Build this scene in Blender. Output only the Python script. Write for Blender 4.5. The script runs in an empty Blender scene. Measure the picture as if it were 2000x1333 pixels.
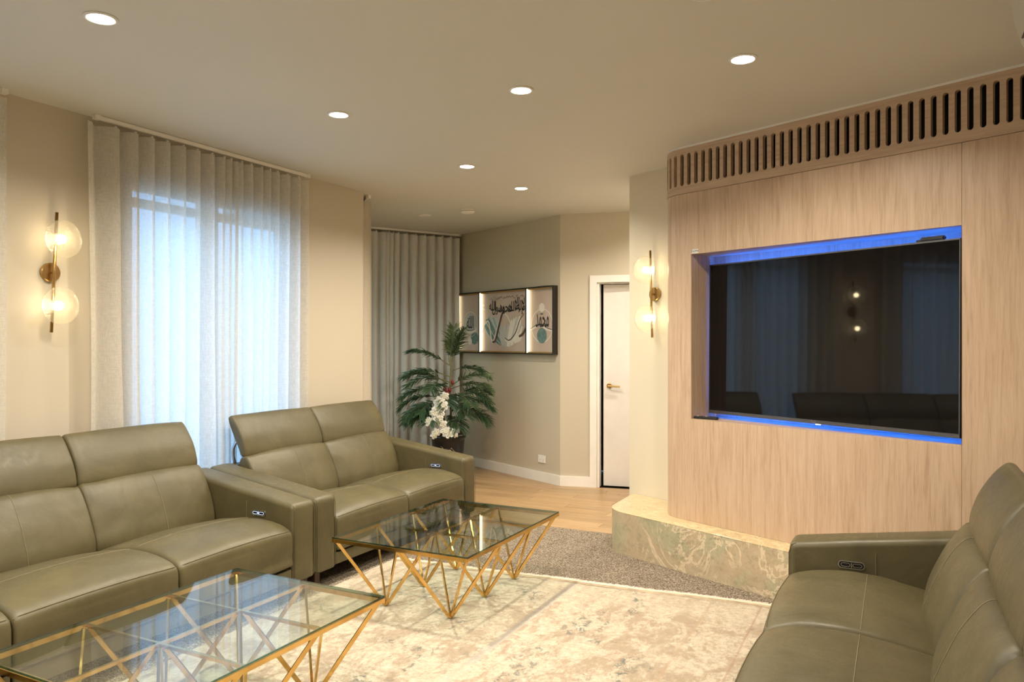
import bpy, bmesh, math, random
import numpy as np
from mathutils import Vector, Matrix, noise as mnoise
random.seed(7)
C = bpy.context.scene.collection
SC = bpy.context.scene
PI = math.pi

# ------------------------------------------------------------------ camera, world, exposure
CEIL = 2.745
cam_d = bpy.data.cameras.new('camera'); cam_d.sensor_width = 36; cam_d.lens = 1480/2000*36
cam_d.clip_start = 0.05
cam = bpy.data.objects.new('camera', cam_d); C.objects.link(cam)
cam.location = (0, 0, 1.465); cam.rotation_euler = (PI/2, 0, math.radians(27))
SC.camera = cam
SC.view_settings.view_transform = 'Standard'; SC.view_settings.look = 'None'
SC.view_settings.exposure = 0.12; SC.view_settings.gamma = 1.0
SC.view_settings.use_curve_mapping = False
SC.cycles.use_denoising = True
SC.cycles.max_bounces = 10; SC.cycles.diffuse_bounces = 5; SC.cycles.glossy_bounces = 5
SC.cycles.transparent_max_bounces = 24; SC.cycles.transmission_bounces = 8
SC.cycles.sample_clamp_indirect = 4.0
SC.cycles.caustics_refractive = False; SC.cycles.caustics_reflective = False

SKY_STRENGTH = 5.6
DOWNLIGHT_W = 24.0
WARM = (1.0, 0.895, 0.745)
BULB_STRENGTH = 46.0
w = bpy.data.worlds.new('sky'); SC.world = w; w.use_nodes = True
nt = w.node_tree; nt.nodes.clear()
tc = nt.nodes.new('ShaderNodeTexCoord'); sx = nt.nodes.new('ShaderNodeSeparateXYZ')
rp = nt.nodes.new('ShaderNodeValToRGB'); bg = nt.nodes.new('ShaderNodeBackground'); wo = nt.nodes.new('ShaderNodeOutputWorld')
rp.color_ramp.elements[0].position = 0.42; rp.color_ramp.elements[0].color = (0.20, 0.32, 0.42, 1)
rp.color_ramp.elements[1].position = 0.56; rp.color_ramp.elements[1].color = (0.32, 0.59, 1.0, 1)
mp_ = nt.nodes.new('ShaderNodeMapRange'); mp_.inputs[1].default_value = -1; mp_.inputs[2].default_value = 1
nt.links.new(tc.outputs['Generated'], sx.inputs[0]); nt.links.new(sx.outputs['Z'], mp_.inputs[0])
nt.links.new(mp_.outputs[0], rp.inputs[0]); nt.links.new(rp.outputs[0], bg.inputs[0])
bg.inputs[1].default_value = SKY_STRENGTH; nt.links.new(bg.outputs[0], wo.inputs[0])

# ------------------------------------------------------------------ helpers
def tag(o, label=None, cat=None, group=None, kind=None):
    if label: o['label'] = label
    if cat: o['category'] = cat
    if group: o['group'] = group
    if kind: o['kind'] = kind
    return o
def thing(name, label, cat, loc=(0, 0, 0), rz=0.0, group=None):
    o = bpy.data.objects.new(name, None); C.objects.link(o)
    o.location = loc; o.rotation_euler = (0, 0, rz); o.empty_display_size = .05
    return tag(o, label, cat, group)
def link_mesh(name, me, mat=None, parent=None, smooth=False):
    if mat is not None and not me.materials: me.materials.append(mat)
    if smooth:
        me.polygons.foreach_set('use_smooth', [True]*len(me.polygons))
    o = bpy.data.objects.new(name, me); C.objects.link(o)
    if parent: o.parent = parent
    return o
def mesh(name, vs, fs, mat=None, parent=None, smooth=False, loc=None):
    me = bpy.data.meshes.new(name); me.from_pydata([tuple(v) for v in vs], [], fs); me.update()
    o = link_mesh(name, me, mat, parent, smooth)
    if loc: o.location = loc
    return o
class MB:
    def __init__(s): s.v = []; s.f = []
    def add(s, vs, fs):
        n = len(s.v); s.v += [tuple(v) for v in vs]; s.f += [tuple(i+n for i in f) for f in fs]; return s
    def box(s, x0, y0, z0, x1, y1, z1):
        return s.add([(x0,y0,z0),(x1,y0,z0),(x1,y1,z0),(x0,y1,z0),(x0,y0,z1),(x1,y0,z1),(x1,y1,z1),(x0,y1,z1)],
                     [(0,3,2,1),(4,5,6,7),(0,1,5,4),(1,2,6,5),(2,3,7,6),(3,0,4,7)])
    def prism(s, pts, z0, z1):
        n = len(pts)
        a = sum(pts[i][0]*pts[(i+1)%n][1]-pts[(i+1)%n][0]*pts[i][1] for i in range(n))
        if a < 0: pts = pts[::-1]
        vs = [(p[0],p[1],z0) for p in pts]+[(p[0],p[1],z1) for p in pts]
        fs = [tuple(range(n-1,-1,-1)), tuple(range(n,2*n))]+[(i,(i+1)%n,n+(i+1)%n,n+i) for i in range(n)]
        return s.add(vs, fs)
    def tube(s, pts, r, n=8, cap=True, rs=None):
        pts = [Vector(p) for p in pts]; m = len(pts); up = None; vs = []
        for i, p in enumerate(pts):
            t = (pts[min(i+1,m-1)]-pts[max(i-1,0)]).normalized()
            if up is None:
                up = Vector((0,0,1)) if abs(t.z) < .9 else Vector((1,0,0))
            a = (up - t*up.dot(t)).normalized(); b = t.cross(a); up = a
            rr = rs[i] if rs else r
            for k in range(n):
                q = 2*PI*k/n; vs.append(p + a*math.cos(q)*rr + b*math.sin(q)*rr)
        fs = [(i*n+k, i*n+(k+1)%n, (i+1)*n+(k+1)%n, (i+1)*n+k) for i in range(m-1) for k in range(n)]
        if cap: fs += [tuple(range(n-1,-1,-1)), tuple((m-1)*n+k for k in range(n))]
        return s.add(vs, fs)
    def bar(s, p, q, wd, ht, up=(0,0,1)):
        p = Vector(p); q = Vector(q); t = (q-p).normalized(); u = Vector(up)
        if abs(t.dot(u)) > .98: u = Vector((1,0,0))
        a = t.cross(u).normalized(); b = a.cross(t).normalized()
        vs = [e + a*sa*wd/2 + b*sb*ht/2 for e in (p,q) for sa,sb in ((-1,-1),(1,-1),(1,1),(-1,1))]
        return s.add(vs, [(0,3,2,1),(4,5,6,7),(0,1,5,4),(1,2,6,5),(2,3,7,6),(3,0,4,7)])
    def lathe(s, prof, n=32, mtx=None, c=(0,0,0)):
        vs = []; m = len(prof)
        for r, z in prof:
            for k in range(n):
                v = Vector((r*math.cos(2*PI*k/n), r*math.sin(2*PI*k/n), z))
                if mtx is not None: v = mtx @ v
                vs.append(v + Vector(c))
        fs = [(i*n+k, i*n+(k+1)%n, (i+1)*n+(k+1)%n, (i+1)*n+k) for i in range(m-1) for k in range(n)]
        fs += [tuple(range(n-1,-1,-1)), tuple((m-1)*n+k for k in range(n))]
        return s.add(vs, fs)
    def build(s, name, mat=None, parent=None, smooth=False, loc=None, bevel=0, seg=2):
        o = mesh(name, s.v, s.f, mat, parent, smooth, loc)
        if bevel:
            bm = bmesh.new(); bm.from_mesh(o.data)
            bmesh.ops.bevel(bm, geom=bm.edges[:], offset=bevel, segments=seg, affect='EDGES', clamp_overlap=True)
            bm.to_mesh(o.data); bm.free()
        return o
def struct(name, mb, mat, parent=None, **k):
    o = mb.build(name, mat, parent, **k)
    o['kind'] = 'structure'
    return o
def copy_tree(o, parent=None):
    c = o.copy(); C.objects.link(c)
    if parent is not None: c.parent = parent
    for ch in list(o.children): copy_tree(ch, c)
    return c

# ------------------------------------------------------------------ materials
class Mat:
    def __init__(s, name):
        s.m = bpy.data.materials.new(name); s.m.use_nodes = True; s.t = s.m.node_tree; s.t.nodes.clear()
        s.out = s.n('OutputMaterial')
    def n(s, typ, **kw):
        nd = s.t.nodes.new('ShaderNode'+typ)
        for k, v in kw.items():
            if hasattr(nd, k): setattr(nd, k, v)
        return nd
    def l(s, a, b): s.t.links.new(a, b)
    def coord(s, which='Object', scale=(1,1,1), rot=(0,0,0)):
        t = s.n('TexCoord'); m = s.n('Mapping'); m.inputs['Scale'].default_value = scale; m.inputs['Rotation'].default_value = rot
        s.l(t.outputs[which], m.inputs[0]); return m.outputs[0]
    def noise(s, vec, scale, detail=4, rough=.55, dist=0):
        n = s.n('TexNoise'); n.inputs['Scale'].default_value = scale; n.inputs['Detail'].default_value = detail
        n.inputs['Roughness'].default_value = rough; n.inputs['Distortion'].default_value = dist
        s.l(vec, n.inputs['Vector']); return n.outputs['Fac']
    def ramp(s, fac, stops, interp='LINEAR'):
        r = s.n('ValToRGB'); e = r.color_ramp.elements; r.color_ramp.interpolation = interp
        while len(e) < len(stops): e.new(.5)
        for i, (p, c) in enumerate(stops):
            e[i].position = p; e[i].color = (*c, 1) if len(c) == 3 else c
        s.l(fac, r.inputs[0]); return r.outputs[0]
    def mix(s, fac, a, b, blend='MIX'):
        m = s.n('Mix', data_type='RGBA', blend_type=blend)
        for i, v in ((0, fac), (6, a), (7, b)):
            if hasattr(v, 'is_linked') or isinstance(v, bpy.types.NodeSocket): s.l(v, m.inputs[i])
            elif i == 0: m.inputs[0].default_value = v
            else: m.inputs[i].default_value = (*v, 1)
        return m.outputs[2]
    def math(s, op, a, b=0.0, c=0.0, clamp=False):
        m = s.n('Math', operation=op); m.use_clamp = clamp
        for i, v in enumerate((a, b, c)):
            if isinstance(v, bpy.types.NodeSocket): s.l(v, m.inputs[i])
            else: m.inputs[i].default_value = v
        return m.outputs[0]
    def bump(s, h, strength=.3, dist=.01):
        b = s.n('Bump'); b.inputs['Strength'].default_value = strength; b.inputs['Distance'].default_value = dist
        s.l(h, b.inputs['Height']); return b.outputs[0]
    def bsdf(s, color=(.8,.8,.8), rough=.5, metal=0, normal=None, **kw):
        p = s.n('BsdfPrincipled')
        if isinstance(color, bpy.types.NodeSocket): s.l(color, p.inputs['Base Color'])
        else: p.inputs['Base Color'].default_value = (*color, 1)
        if isinstance(rough, bpy.types.NodeSocket): s.l(rough, p.inputs['Roughness'])
        else: p.inputs['Roughness'].default_value = rough
        p.inputs['Metallic'].default_value = metal
        for k, v in kw.items(): p.inputs[k.replace('_', ' ')].default_value = v
        if normal is not None: s.l(normal, p.inputs['Normal'])
        return p.outputs[0]
    def done(s, sh): s.l(sh, s.out.inputs[0]); return s.m
def plain(name, col, rough=.5, metal=0, var=.06, vscale=3, **kw):
    M = Mat(name); v = M.coord()
    f = M.noise(v, vscale, 3)
    c = M.ramp(f, [(.3, tuple(x*(1-var) for x in col)), (.7, tuple(min(1, x*(1+var)) for x in col))])
    return M.done(M.bsdf(c, rough, metal, **kw))
def emit(name, col, st):
    M = Mat(name); e = M.n('Emission'); e.inputs[0].default_value = (*col, 1); e.inputs[1].default_value = st
    return M.done(e.outputs[0])

def m_paint(name, col):
    M = Mat(name); v = M.coord()
    big = M.noise(v, .6, 2); fine = M.noise(v, 160, 2)
    c = M.ramp(big, [(.3, tuple(x*.97 for x in col)), (.7, tuple(min(1,x*1.03) for x in col))])
    return M.done(M.bsdf(c, .62, normal=M.bump(fine, .06, .001)))
wall_m = m_paint('wall_paint', (.56, .50, .395))
pillar_m = m_paint('pillar_paint', (.70, .64, .50))
ceil_m = m_paint('ceiling_paint', (.69, .675, .63))
white_m = plain('white_gloss_paint', (.84, .82, .78), .35)
door_m = plain('door_paint', (.76, .73, .69), .45)
dark_m = plain('cavity_shade', (.01, .01, .012), .8)

def m_leather():
    M = Mat('olive_leather'); v = M.coord()
    big = M.noise(v, 4.5, 4, .6, .4); mid = M.noise(v, 38, 5, .65); fine = M.noise(v, 420, 2, .5)
    vo = M.n('TexVoronoi'); vo.inputs['Scale'].default_value = 260; M.l(v, vo.inputs['Vector'])
    c = M.ramp(big, [(.25, (.072, .061, .027)), (.5, (.098, .083, .037)), (.78, (.132, .112, .053))])
    c = M.mix(M.math('MULTIPLY', mid, .35), c, (.105, .084, .042))
    h = M.math('ADD', M.math('MULTIPLY', big, 1.2), M.math('ADD', M.math('MULTIPLY', mid, .12), M.math('MULTIPLY', vo.outputs['Distance'], .03)))
    r = M.ramp(mid, [(.3, (.38,)*3), (.7, (.52,)*3)])
    return M.done(M.bsdf(c, r, normal=M.bump(h, .35, .012), Specular_IOR_Level=.5))
leather = m_leather()
stitch_m = plain('stitch_thread', (.20, .17, .095), .6)
piping_m = plain('piping_leather', (.12, .10, .048), .5)
gold = (lambda M: M.done(M.bsdf(M.ramp(M.noise(M.coord(), 9, 2), [(.3, (.66, .41, .13)), (.7, (.82, .55, .20))]),
        M.ramp(M.noise(M.coord(), 20, 2), [(.3, (.09,)*3), (.7, (.17,)*3)]), 1)))(Mat('gold_metal'))
brass = (lambda M: M.done(M.bsdf(M.ramp(M.noise(M.coord(), 40, 2), [(.3, (.47, .30, .11)), (.7, (.55, .36, .14))]), .3, 1)))(Mat('brushed_brass'))
chrome = plain('chrome', (.7, .72, .75), .12, 1)
black_gloss = plain('black_gloss', (.012, .012, .014), .12)
black_plastic = plain('black_plastic', (.02, .02, .022), .4)
steel_m = plain('bracket_steel', (.62, .66, .74), .3, 1)
leg_m = plain('leg_wood', (.07, .035, .02), .45)

def schlick(M, f0=.05, normal=None):
    lw = M.n('LayerWeight'); lw.inputs[0].default_value = .5
    if normal is not None: M.l(normal, lw.inputs['Normal'])
    return M.math('ADD', f0, M.math('MULTIPLY', M.math('POWER', lw.outputs['Facing'], 5.0), 1-f0), clamp=True)
def m_glass(name, tint, edge=False, rough=0.0, f0=.05):
    M = Mat(name)
    fr = schlick(M, f0)
    tr = M.n('BsdfTransparent'); tr.inputs[0].default_value = (*tint, 1)
    gl = M.n('BsdfGlossy'); gl.inputs['Roughness'].default_value = rough
    mx = M.n('MixShader'); M.l(fr, mx.inputs[0]); M.l(tr.outputs[0], mx.inputs[1]); M.l(gl.outputs[0], mx.inputs[2])
    return M.done(mx.outputs[0])
edge_m = m_glass('glass_edge', (.16, .34, .28), f0=.09)
glass_m = m_glass('table_glass', (.90, .955, .93), f0=.085)
window_glass = m_glass('window_glass', (.93, .97, 1.0))

edge_light = plain('glass_edge_light', (.35, .50, .44), .1)

def m_globe():
    M = Mat('seeded_glass'); v = M.coord()
    n1 = M.noise(v, 70, 3, .6, .6)
    vo = M.n('TexVoronoi'); vo.inputs['Scale'].default_value = 95; M.l(v, vo.inputs['Vector'])
    bub = M.ramp(vo.outputs['Distance'], [(.06, (1,1,1)), (.16, (0,0,0))])
    nm = M.bump(M.math('ADD', n1, M.math('MULTIPLY', bub, .5)), .5, .01)
    fr = schlick(M, .05, nm)
    tr = M.n('BsdfTransparent'); tr.inputs[0].default_value = (.97, .96, .92, 1)
    gl = M.n('BsdfGlossy'); gl.inputs['Roughness'].default_value = .08; M.l(nm, gl.inputs['Normal'])
    tl = M.n('BsdfTranslucent'); tl.inputs[0].default_value = (1, .97, .88, 1)
    mx = M.n('MixShader'); M.l(fr, mx.inputs[0]); M.l(tr.outputs[0], mx.inputs[1]); M.l(gl.outputs[0], mx.inputs[2])
    m2 = M.n('MixShader')
    fac = M.math('ADD', M.math('MULTIPLY', n1, .15), M.math('MULTIPLY', bub, .30))
    M.l(fac, m2.inputs[0]); M.l(mx.outputs[0], m2.inputs[1]); M.l(tl.outputs[0], m2.inputs[2])
    return M.done(m2.outputs[0])
globe_m = m_globe()
bulb_m = emit('warm_bulb', (1.0, .80, .48), BULB_STRENGTH)
disc_m = emit('downlight_led', (1.0, .93, .80), 26)
blue_m = emit('blue_led', (.015, .13, 1.0), 70)

def m_curtain(name, col, tr_lo, tr_hi, tl_mix):
    M = Mat(name); t = M.n('TexCoord')
    def nz(sc, scale, det=3):
        m = M.n('Mapping'); m.inputs['Scale'].default_value = sc; M.l(t.outputs['UV'], m.inputs[0])
        return M.noise(m.outputs[0], scale, det, .6)
    hz = nz((.10, 1, 1), 620); vt = nz((1, .05, 1), 700); slub = nz((.18, 1, 1), 120, 2); vs = nz((1, .10, 1), 150, 2)
    wv = M.math('ADD', M.math('MULTIPLY', hz, .5), M.math('MULTIPLY', vt, .5))
    allw = M.math('ADD', M.math('MULTIPLY', wv, .6), M.math('ADD', M.math('MULTIPLY', slub, .2), M.math('MULTIPLY', vs, .2)))
    c = M.ramp(allw, [(.38, tuple(x*.88 for x in col)), (.62, tuple(min(1, x*1.06) for x in col))])
    d = M.n('BsdfDiffuse'); tl = M.n('BsdfTranslucent'); M.l(c, d.inputs[0]); M.l(c, tl.inputs[0])
    nm = M.bump(allw, .3, .002); M.l(nm, d.inputs['Normal'])
    m1 = M.n('MixShader'); m1.inputs[0].default_value = tl_mix; M.l(d.outputs[0], m1.inputs[1]); M.l(tl.outputs[0], m1.inputs[2])
    tp = M.n('BsdfTransparent'); m2 = M.n('MixShader')
    f = M.ramp(allw, [(.40, (tr_hi,)*3), (.60, (tr_lo,)*3)])
    M.l(f, m2.inputs[0]); M.l(m1.outputs[0], m2.inputs[1]); M.l(tp.outputs[0], m2.inputs[2])
    return M.done(m2.outputs[0])
sheer_m = m_curtain('linen_sheer', (.84, .82, .77), .02, .13, .55)
lined_m = m_curtain('lined_linen', (.68, .67, .655), .0, .0, .05)
cream_cloth = m_curtain('cream_linen', (.86, .80, .70), .0, .0, .12)

def m_wood(name, vertical=True, tone=((0.43, 0.292, 0.185), (0.565, 0.41, 0.28), (0.635, 0.487, 0.352))):
    M = Mat(name); t = M.n('TexCoord')
    def nz(sc, scale, det=4, dist=0):
        m = M.n('Mapping'); m.inputs['Scale'].default_value = sc if vertical else (sc[1], sc[0], 1)
        M.l(t.outputs['UV'], m.inputs[0]); return M.noise(m.outputs[0], scale, det, .6, dist)
    a = nz((1, .05, 1), 60, 5, .6); b = nz((1, .03, 1), 300, 3); g = nz((1, .10, 1), 14, 3, 1.2)
    f = M.math('ADD', M.math('MULTIPLY', a, .45), M.math('ADD', M.math('MULTIPLY', b, .25), M.math('MULTIPLY', g, .3)))
    c = M.ramp(f, [(.36, tone[0]), (.5, tone[1]), (.64, tone[2])])
    return M.done(M.bsdf(c, .42, normal=M.bump(b, .15, .002)))
oak_v = m_wood('oak_veneer_vertical')
oak_h = m_wood('oak_veneer_horizontal', False, ((.42, .29, .195), (.54, .395, .275), (.63, .48, .345)))

def m_plank():
    M = Mat('oak_plank'); oi = M.n('ObjectInfo'); t = M.n('TexCoord')
    ad = M.n('VectorMath', operation='ADD'); M.l(t.outputs['Object'], ad.inputs[0])
    cb = M.n('CombineXYZ'); M.l(M.math('MULTIPLY', oi.outputs['Random'], 37), cb.inputs[0]); M.l(M.math('MULTIPLY', oi.outputs['Random'], 11), cb.inputs[1]); M.l(cb.outputs[0], ad.inputs[1])
    m = M.n('Mapping'); m.inputs['Scale'].default_value = (.08, 1, 1); M.l(ad.outputs[0], m.inputs[0])
    g = M.noise(m.outputs[0], 22, 5, .6, .8)
    c = M.ramp(g, [(.3, (.33, .205, .098)), (.55, (.45, .30, .155)), (.75, (.52, .365, .20))])
    k = M.ramp(oi.outputs['Random'], [(0, (.80,.78,.75)), (1, (1.0,.98,.95))])
    c = M.mix(1.0, c, k, 'MULTIPLY')
    return M.done(M.bsdf(c, .36, normal=M.bump(g, .08, .002)))
plank_m = m_plank()

def m_carpet():
    M = Mat('loop_carpet'); v = M.coord()
    vo = M.n('TexVoronoi'); vo.inputs['Scale'].default_value = 200; M.l(v, vo.inputs['Vector'])
    n = M.noise(v, 300, 3); big = M.noise(v, 3, 2)
    sep = M.n('SeparateColor'); M.l(vo.outputs['Color'], sep.inputs[0])
    c = M.ramp(sep.outputs[0], [(0, (.06, .046, .034)), (.35, (.25, .20, .145)), (.7, (.40, .33, .245)), (1, (.78, .67, .52))])
    c = M.mix(M.math('MULTIPLY', n, .35), c, (.25, .20, .145))
    h = M.math('SUBTRACT', 1.0, vo.outputs['Distance'])
    return M.done(M.bsdf(c, .95, normal=M.bump(h, .9, .01), Specular_IOR_Level=.1))
carpet_m = m_carpet()

def m_rug():
    M = Mat('distressed_rug'); v = M.coord()
    st = M.coord(scale=(1.6, 1, 1))
    big = M.noise(st, 1.5, 4, .6, .8); mid = M.noise(st, 4.5, 9, .74, .7); fine = M.noise(v, 42, 5, .75); sc = M.noise(st, 16, 8, .8, .8)
    cream = M.ramp(fine, [(.32, (.36, .30, .22)), (.55, (.52, .45, .345)), (.72, (.62, .56, .45))])
    tan = M.mix(fine, (.26, .195, .135), (.43, .335, .24))
    tm = M.math('ADD', M.math('MULTIPLY', mid, .65), M.math('MULTIPLY', sc, .35))
    sp_ = M.n('SeparateXYZ'); M.l(v, sp_.inputs[0])
    ed = M.math('SUBTRACT', M.math('SUBTRACT', sp_.outputs[1], M.math('MULTIPLY', sp_.outputs[0], .0842)), 4.417)
    em = M.ramp(M.math('ADD', ed, .5), [(.10, (.85,)*3), (.22, (.28,)*3)])
    c = M.mix(M.math('MULTIPLY', M.ramp(tm, [(.475, (0,)*3), (.540, (1,)*3)]), em), cream, tan)
    grey = M.mix(fine, (.06, .075, .065), (.24, .25, .21))
    gm = M.math('MULTIPLY', M.ramp(M.noise(st, 2.6, 5, .6, .5), [(.55, (0,)*3), (.62, (1,)*3)]), M.ramp(sc, [(.50, (0,)*3), (.57, (.95,)*3)]))
    c = M.mix(gm, c, grey)
    # thin worn scrolling lines
    wv = M.n('TexNoise'); wv.inputs['Scale'].default_value = 7; wv.inputs['Detail'].default_value = 6; wv.inputs['Distortion'].default_value = 2.2; M.l(v, wv.inputs['Vector'])
    ln = M.math('ABSOLUTE', M.math('SUBTRACT', wv.outputs['Fac'], .5))
    lm = M.ramp(ln, [(.0, (1,)*3), (.007, (0,)*3)])
    lm = M.math('MULTIPLY', lm, M.ramp(M.noise(v, 3, 3), [(.5, (0,)*3), (.62, (.65,)*3)]))
    c = M.mix(lm, c, (.40, .26, .17))
    # border lines, in rug coordinates
    s = M.n('SeparateXYZ'); M.l(v, s.inputs[0])
    X_, Y_ = s.outputs[0], s.outputs[1]
    def line(co, at, wd, sm=.004):
        d = M.math('ABSOLUTE', M.math('SUBTRACT', co, at))
        return M.math('SUBTRACT', 1.0, M.math('SMOOTHSTEP' if False else 'MULTIPLY', M.math('SUBTRACT', d, wd), 1/sm, clamp=True), clamp=True)
    for co, at, wd, colr, a in ((X_, -.665, .003, (.34, .22, .16), .6), (X_, -1.725, .02, (.42, .40, .36), .55),
                                (X_, -1.02, .030, (.36, .29, .205), .55), (X_, -.92, .006, (.40, .30, .20), .6), (X_, -2.80, .006, (.42, .3, .2), .5)):
        c = M.mix(M.math('MULTIPLY', line(co, at, wd), M.math('MULTIPLY', M.ramp(mid, [(.35, (0,)*3), (.5, (1,)*3)]), a)), c, colr)
    h = M.math('ADD', fine, M.math('MULTIPLY', mid, .4))
    return M.done(M.bsdf(c, .85, normal=M.bump(h, .35, .006), Specular_IOR_Level=.2))
rug_m = m_rug()
fringe_m = plain('rug_fringe', (.70, .57, .49), .9, var=.2, vscale=60)
rug_hem_m = plain('rug_hem', (.74, .64, .47), .9, var=.12, vscale=30)

def m_marble(name, fields, vein):
    M = Mat(name); v = M.coord(rot=(.3, .2, .4))
    a = M.noise(v, 1.5, 5, .55, .9); b = M.noise(v, 2.4, 7, .62, 1.8); f = M.noise(v, 34, 6, .72, .6); sp = M.noise(v, 11, 6, .7, 1.0)
    c = M.ramp(a, [(.30, fields[0]), (.44, fields[1]), (.52, fields[2]), (.62, fields[3]), (.74, fields[0])])
    c = M.mix(M.math('MULTIPLY', f, .55), c, fields[4])
    c = M.mix(M.ramp(M.noise(v, 20, 8, .8, 1.2), [(.50, (0,)*3), (.60, (.45,)*3)]), c, tuple(x*.62 for x in fields[1]))
    c = M.mix(M.ramp(sp, [(.52, (0,)*3), (.66, (.55,)*3)]), c, fields[5])
    d = M.math('ABSOLUTE', M.math('SUBTRACT', b, .5))
    vm = M.ramp(M.noise(v, 1.7, 3), [(.46, (0,)*3), (.56, (.8,)*3)])
    c = M.mix(M.math('MULTIPLY', M.ramp(d, [(0, (1,)*3), (.020, (.6,)*3), (.030, (0,)*3)]), vm), c, vein)
    d2 = M.math('ABSOLUTE', M.math('SUBTRACT', M.noise(v, 3.4, 7, .72, 1.6), .47))
    mask = M.ramp(M.noise(v, 2.9, 3), [(.54, (0,)*3), (.62, (1,)*3)])
    c = M.mix(M.math('MULTIPLY', M.ramp(d2, [(0, (1,)*3), (.010, (0,)*3)]), M.math('MULTIPLY', mask, .8)), c, (.17, .10, .08))
    return M.done(M.bsdf(c, .16))
marble_m = m_marble('veined_marble', [(.36, .35, .22), (.42, .40, .26), (.50, .38, .25), (.55, .42, .29), (.48, .43, .29), (.56, .50, .36)], (.78, .66, .47))
marble_lit = m_marble('veined_marble_lit', [(.50, .42, .22), (.56, .46, .26), (.60, .47, .27), (.58, .44, .24), (.62, .50, .30), (.66, .56, .36)], (.74, .62, .38))  # riser's marble again, lamplight on the top painted in as yellower tones


# ------------------------------------------------------------------ setting: floor, ceiling, walls
WX = -4.10
floor = struct('floor', MB().box(-7.2, -2.7, -.06, 2.6, 9.0, -.014), plain('subfloor', (.05, .035, .02), .9))
cp = MB().box(WX, -2.5, -.014, .62, 5.465, 0).build('carpet', carpet_m, floor); cp['kind'] = 'structure'
struct('ceiling', MB().prism([(-4.5, -2.7), (2.6, -2.7), (2.6, 9.0), (-6.2, 9.0), (-6.2, 5.6), (-4.5, 5.0)], CEIL, CEIL+.06), ceil_m)

def wall_holes(name, p, q, th, holes, mat, z0=0, z1=CEIL):
    """wall from p to q, outward thickness to the left of p->q; holes = (s0, s1, za, zb)"""
    p = Vector(p); q = Vector(q); L = (q-p).length; d = (q-p)/L; n = Vector((-d.y, d.x))
    mb = MB()
    def blk(s0, s1, za, zb):
        if s1-s0 < 1e-4 or zb-za < 1e-4: return
        pts = [p+d*s0, p+d*s1, p+d*s1+n*th, p+d*s0+n*th]
        mb.prism([(a.x, a.y) for a in pts], za, zb)
    cur = 0
    for s0, s1, za, zb in sorted(holes):
        blk(cur, s0, z0, z1); blk(s0, s1, z0, za); blk(s0, s1, zb, z1); cur = s1
    blk(cur, L, z0, z1)
    return struct(name, mb, mat)
# left wall with the two curtained windows
LY0, LY1 = -2.5, 5.22
W1 = (3.02, 4.36); W0 = (.35, 1.95)
wall_holes('wall_left', (WX, LY0), (WX, LY1), .18, [(W0[0]-LY0, W0[1]-LY0, .06, 2.425), (W1[0]-LY0, W1[1]-LY0, .06, 2.425)], wall_m)
def window(name, y0, y1, mull):
    fr = MB(); xa, xb = WX-.13, WX-.07; f = .03
    fr.box(xa, y0, .06, xb, y1, .06+f); fr.box(xa, y0, 2.425-f, xb, y1, 2.425)
    fr.box(xa, y0, .06+f, xb, y0+f, 2.425-f); fr.box(xa, y1-f, .06+f, xb, y1, 2.425-f)
    o = struct(name, fr, white_m)
    m = MB(); m.box(xa, mull-.07, .06+f, xb, mull+.07, 2.425-f); mo = m.build('mullion', white_m, o)
    t = MB(); t.box(xa, y0+f, 2.295, xb, mull-.07, 2.345).box(xa, mull+.07, 2.295, xb, y1-f, 2.345); t.build('transom', white_m, o)
    for a, b in ((y0+f, mull-.07), (mull+.07, y1-f)):
        MB().box(WX-.103, a, .06+f, WX-.097, b, 2.425-f).build('pane', window_glass, o)
    return o
window('window_1', W1[0], W1[1], 3.66)
window('window_2', W0[0], W0[1], 1.15)
# bay beyond the corner
wall_holes('wall_bay_left', (-4.25, 5.185), (-5.62, 6.40), -.12, [(.40, 1.36, .6, 2.4)], wall_m)
bd_ = Vector((-5.62+4.25, 6.40-5.185)).normalized()
def bay(s, o): v = Vector((-4.25, 5.185))+bd_*s+Vector((bd_.y, -bd_.x))*o; return (v.x, v.y)
b3 = MB()
for s0, s1, z0, z1 in ((.40, 1.36, .6, .65), (.40, 1.36, 2.35, 2.4), (.40, .45, .65, 2.35), (1.31, 1.36, .65, 2.35)):
    b3.prism([bay(s0, .03), bay(s1, .03), bay(s1, .09), bay(s0, .09)], z0, z1)
w3 = struct('window_3', b3, white_m)
MB().prism([bay(.45, .055), bay(1.31, .055), bay(1.31, .061), bay(.45, .061)], .65, 2.35).build('pane', m_glass('daylight_filter_glass', (.98, .89, .68)), w3)  # unseen bay pane, tint added to turn the daylight on the far wall greenish
wall_holes('wall_bay_far', (-5.62, 6.36), (-4.77, 7.88), .15, [], wall_m)
struct('wall_corner', MB().prism([(WX-.18, 5.22), (WX, 5.22), (WX-.03, 5.27), (WX-.18, 5.35)], 0, CEIL), wall_m)
BP = Vector((-4.77, 7.88)); BQ = Vector((-3.05, 7.06)); BD = (BQ-BP).normalized(); BN = Vector((BD.y, -BD.x))  # BN into room
if BN.y > 0: BN = -BN
wall_back = wall_holes('wall_back', BP[:], BQ[:], .15, [], wall_m)
DP = Vector((-3.05, 7.06)); DQ = Vector((-1.1, 7.463)); DD = (DQ-DP).normalized(); DN = Vector((DD.y, -DD.x))
ds0 = (Vector((-2.671, 7.136))-DP).dot(DD); DW = .84; DH = 2.045
wall_holes('wall_door', DP[:], DQ[:], .14, [(ds0-.012, ds0+DW, 0, DH)], wall_m)
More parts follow.
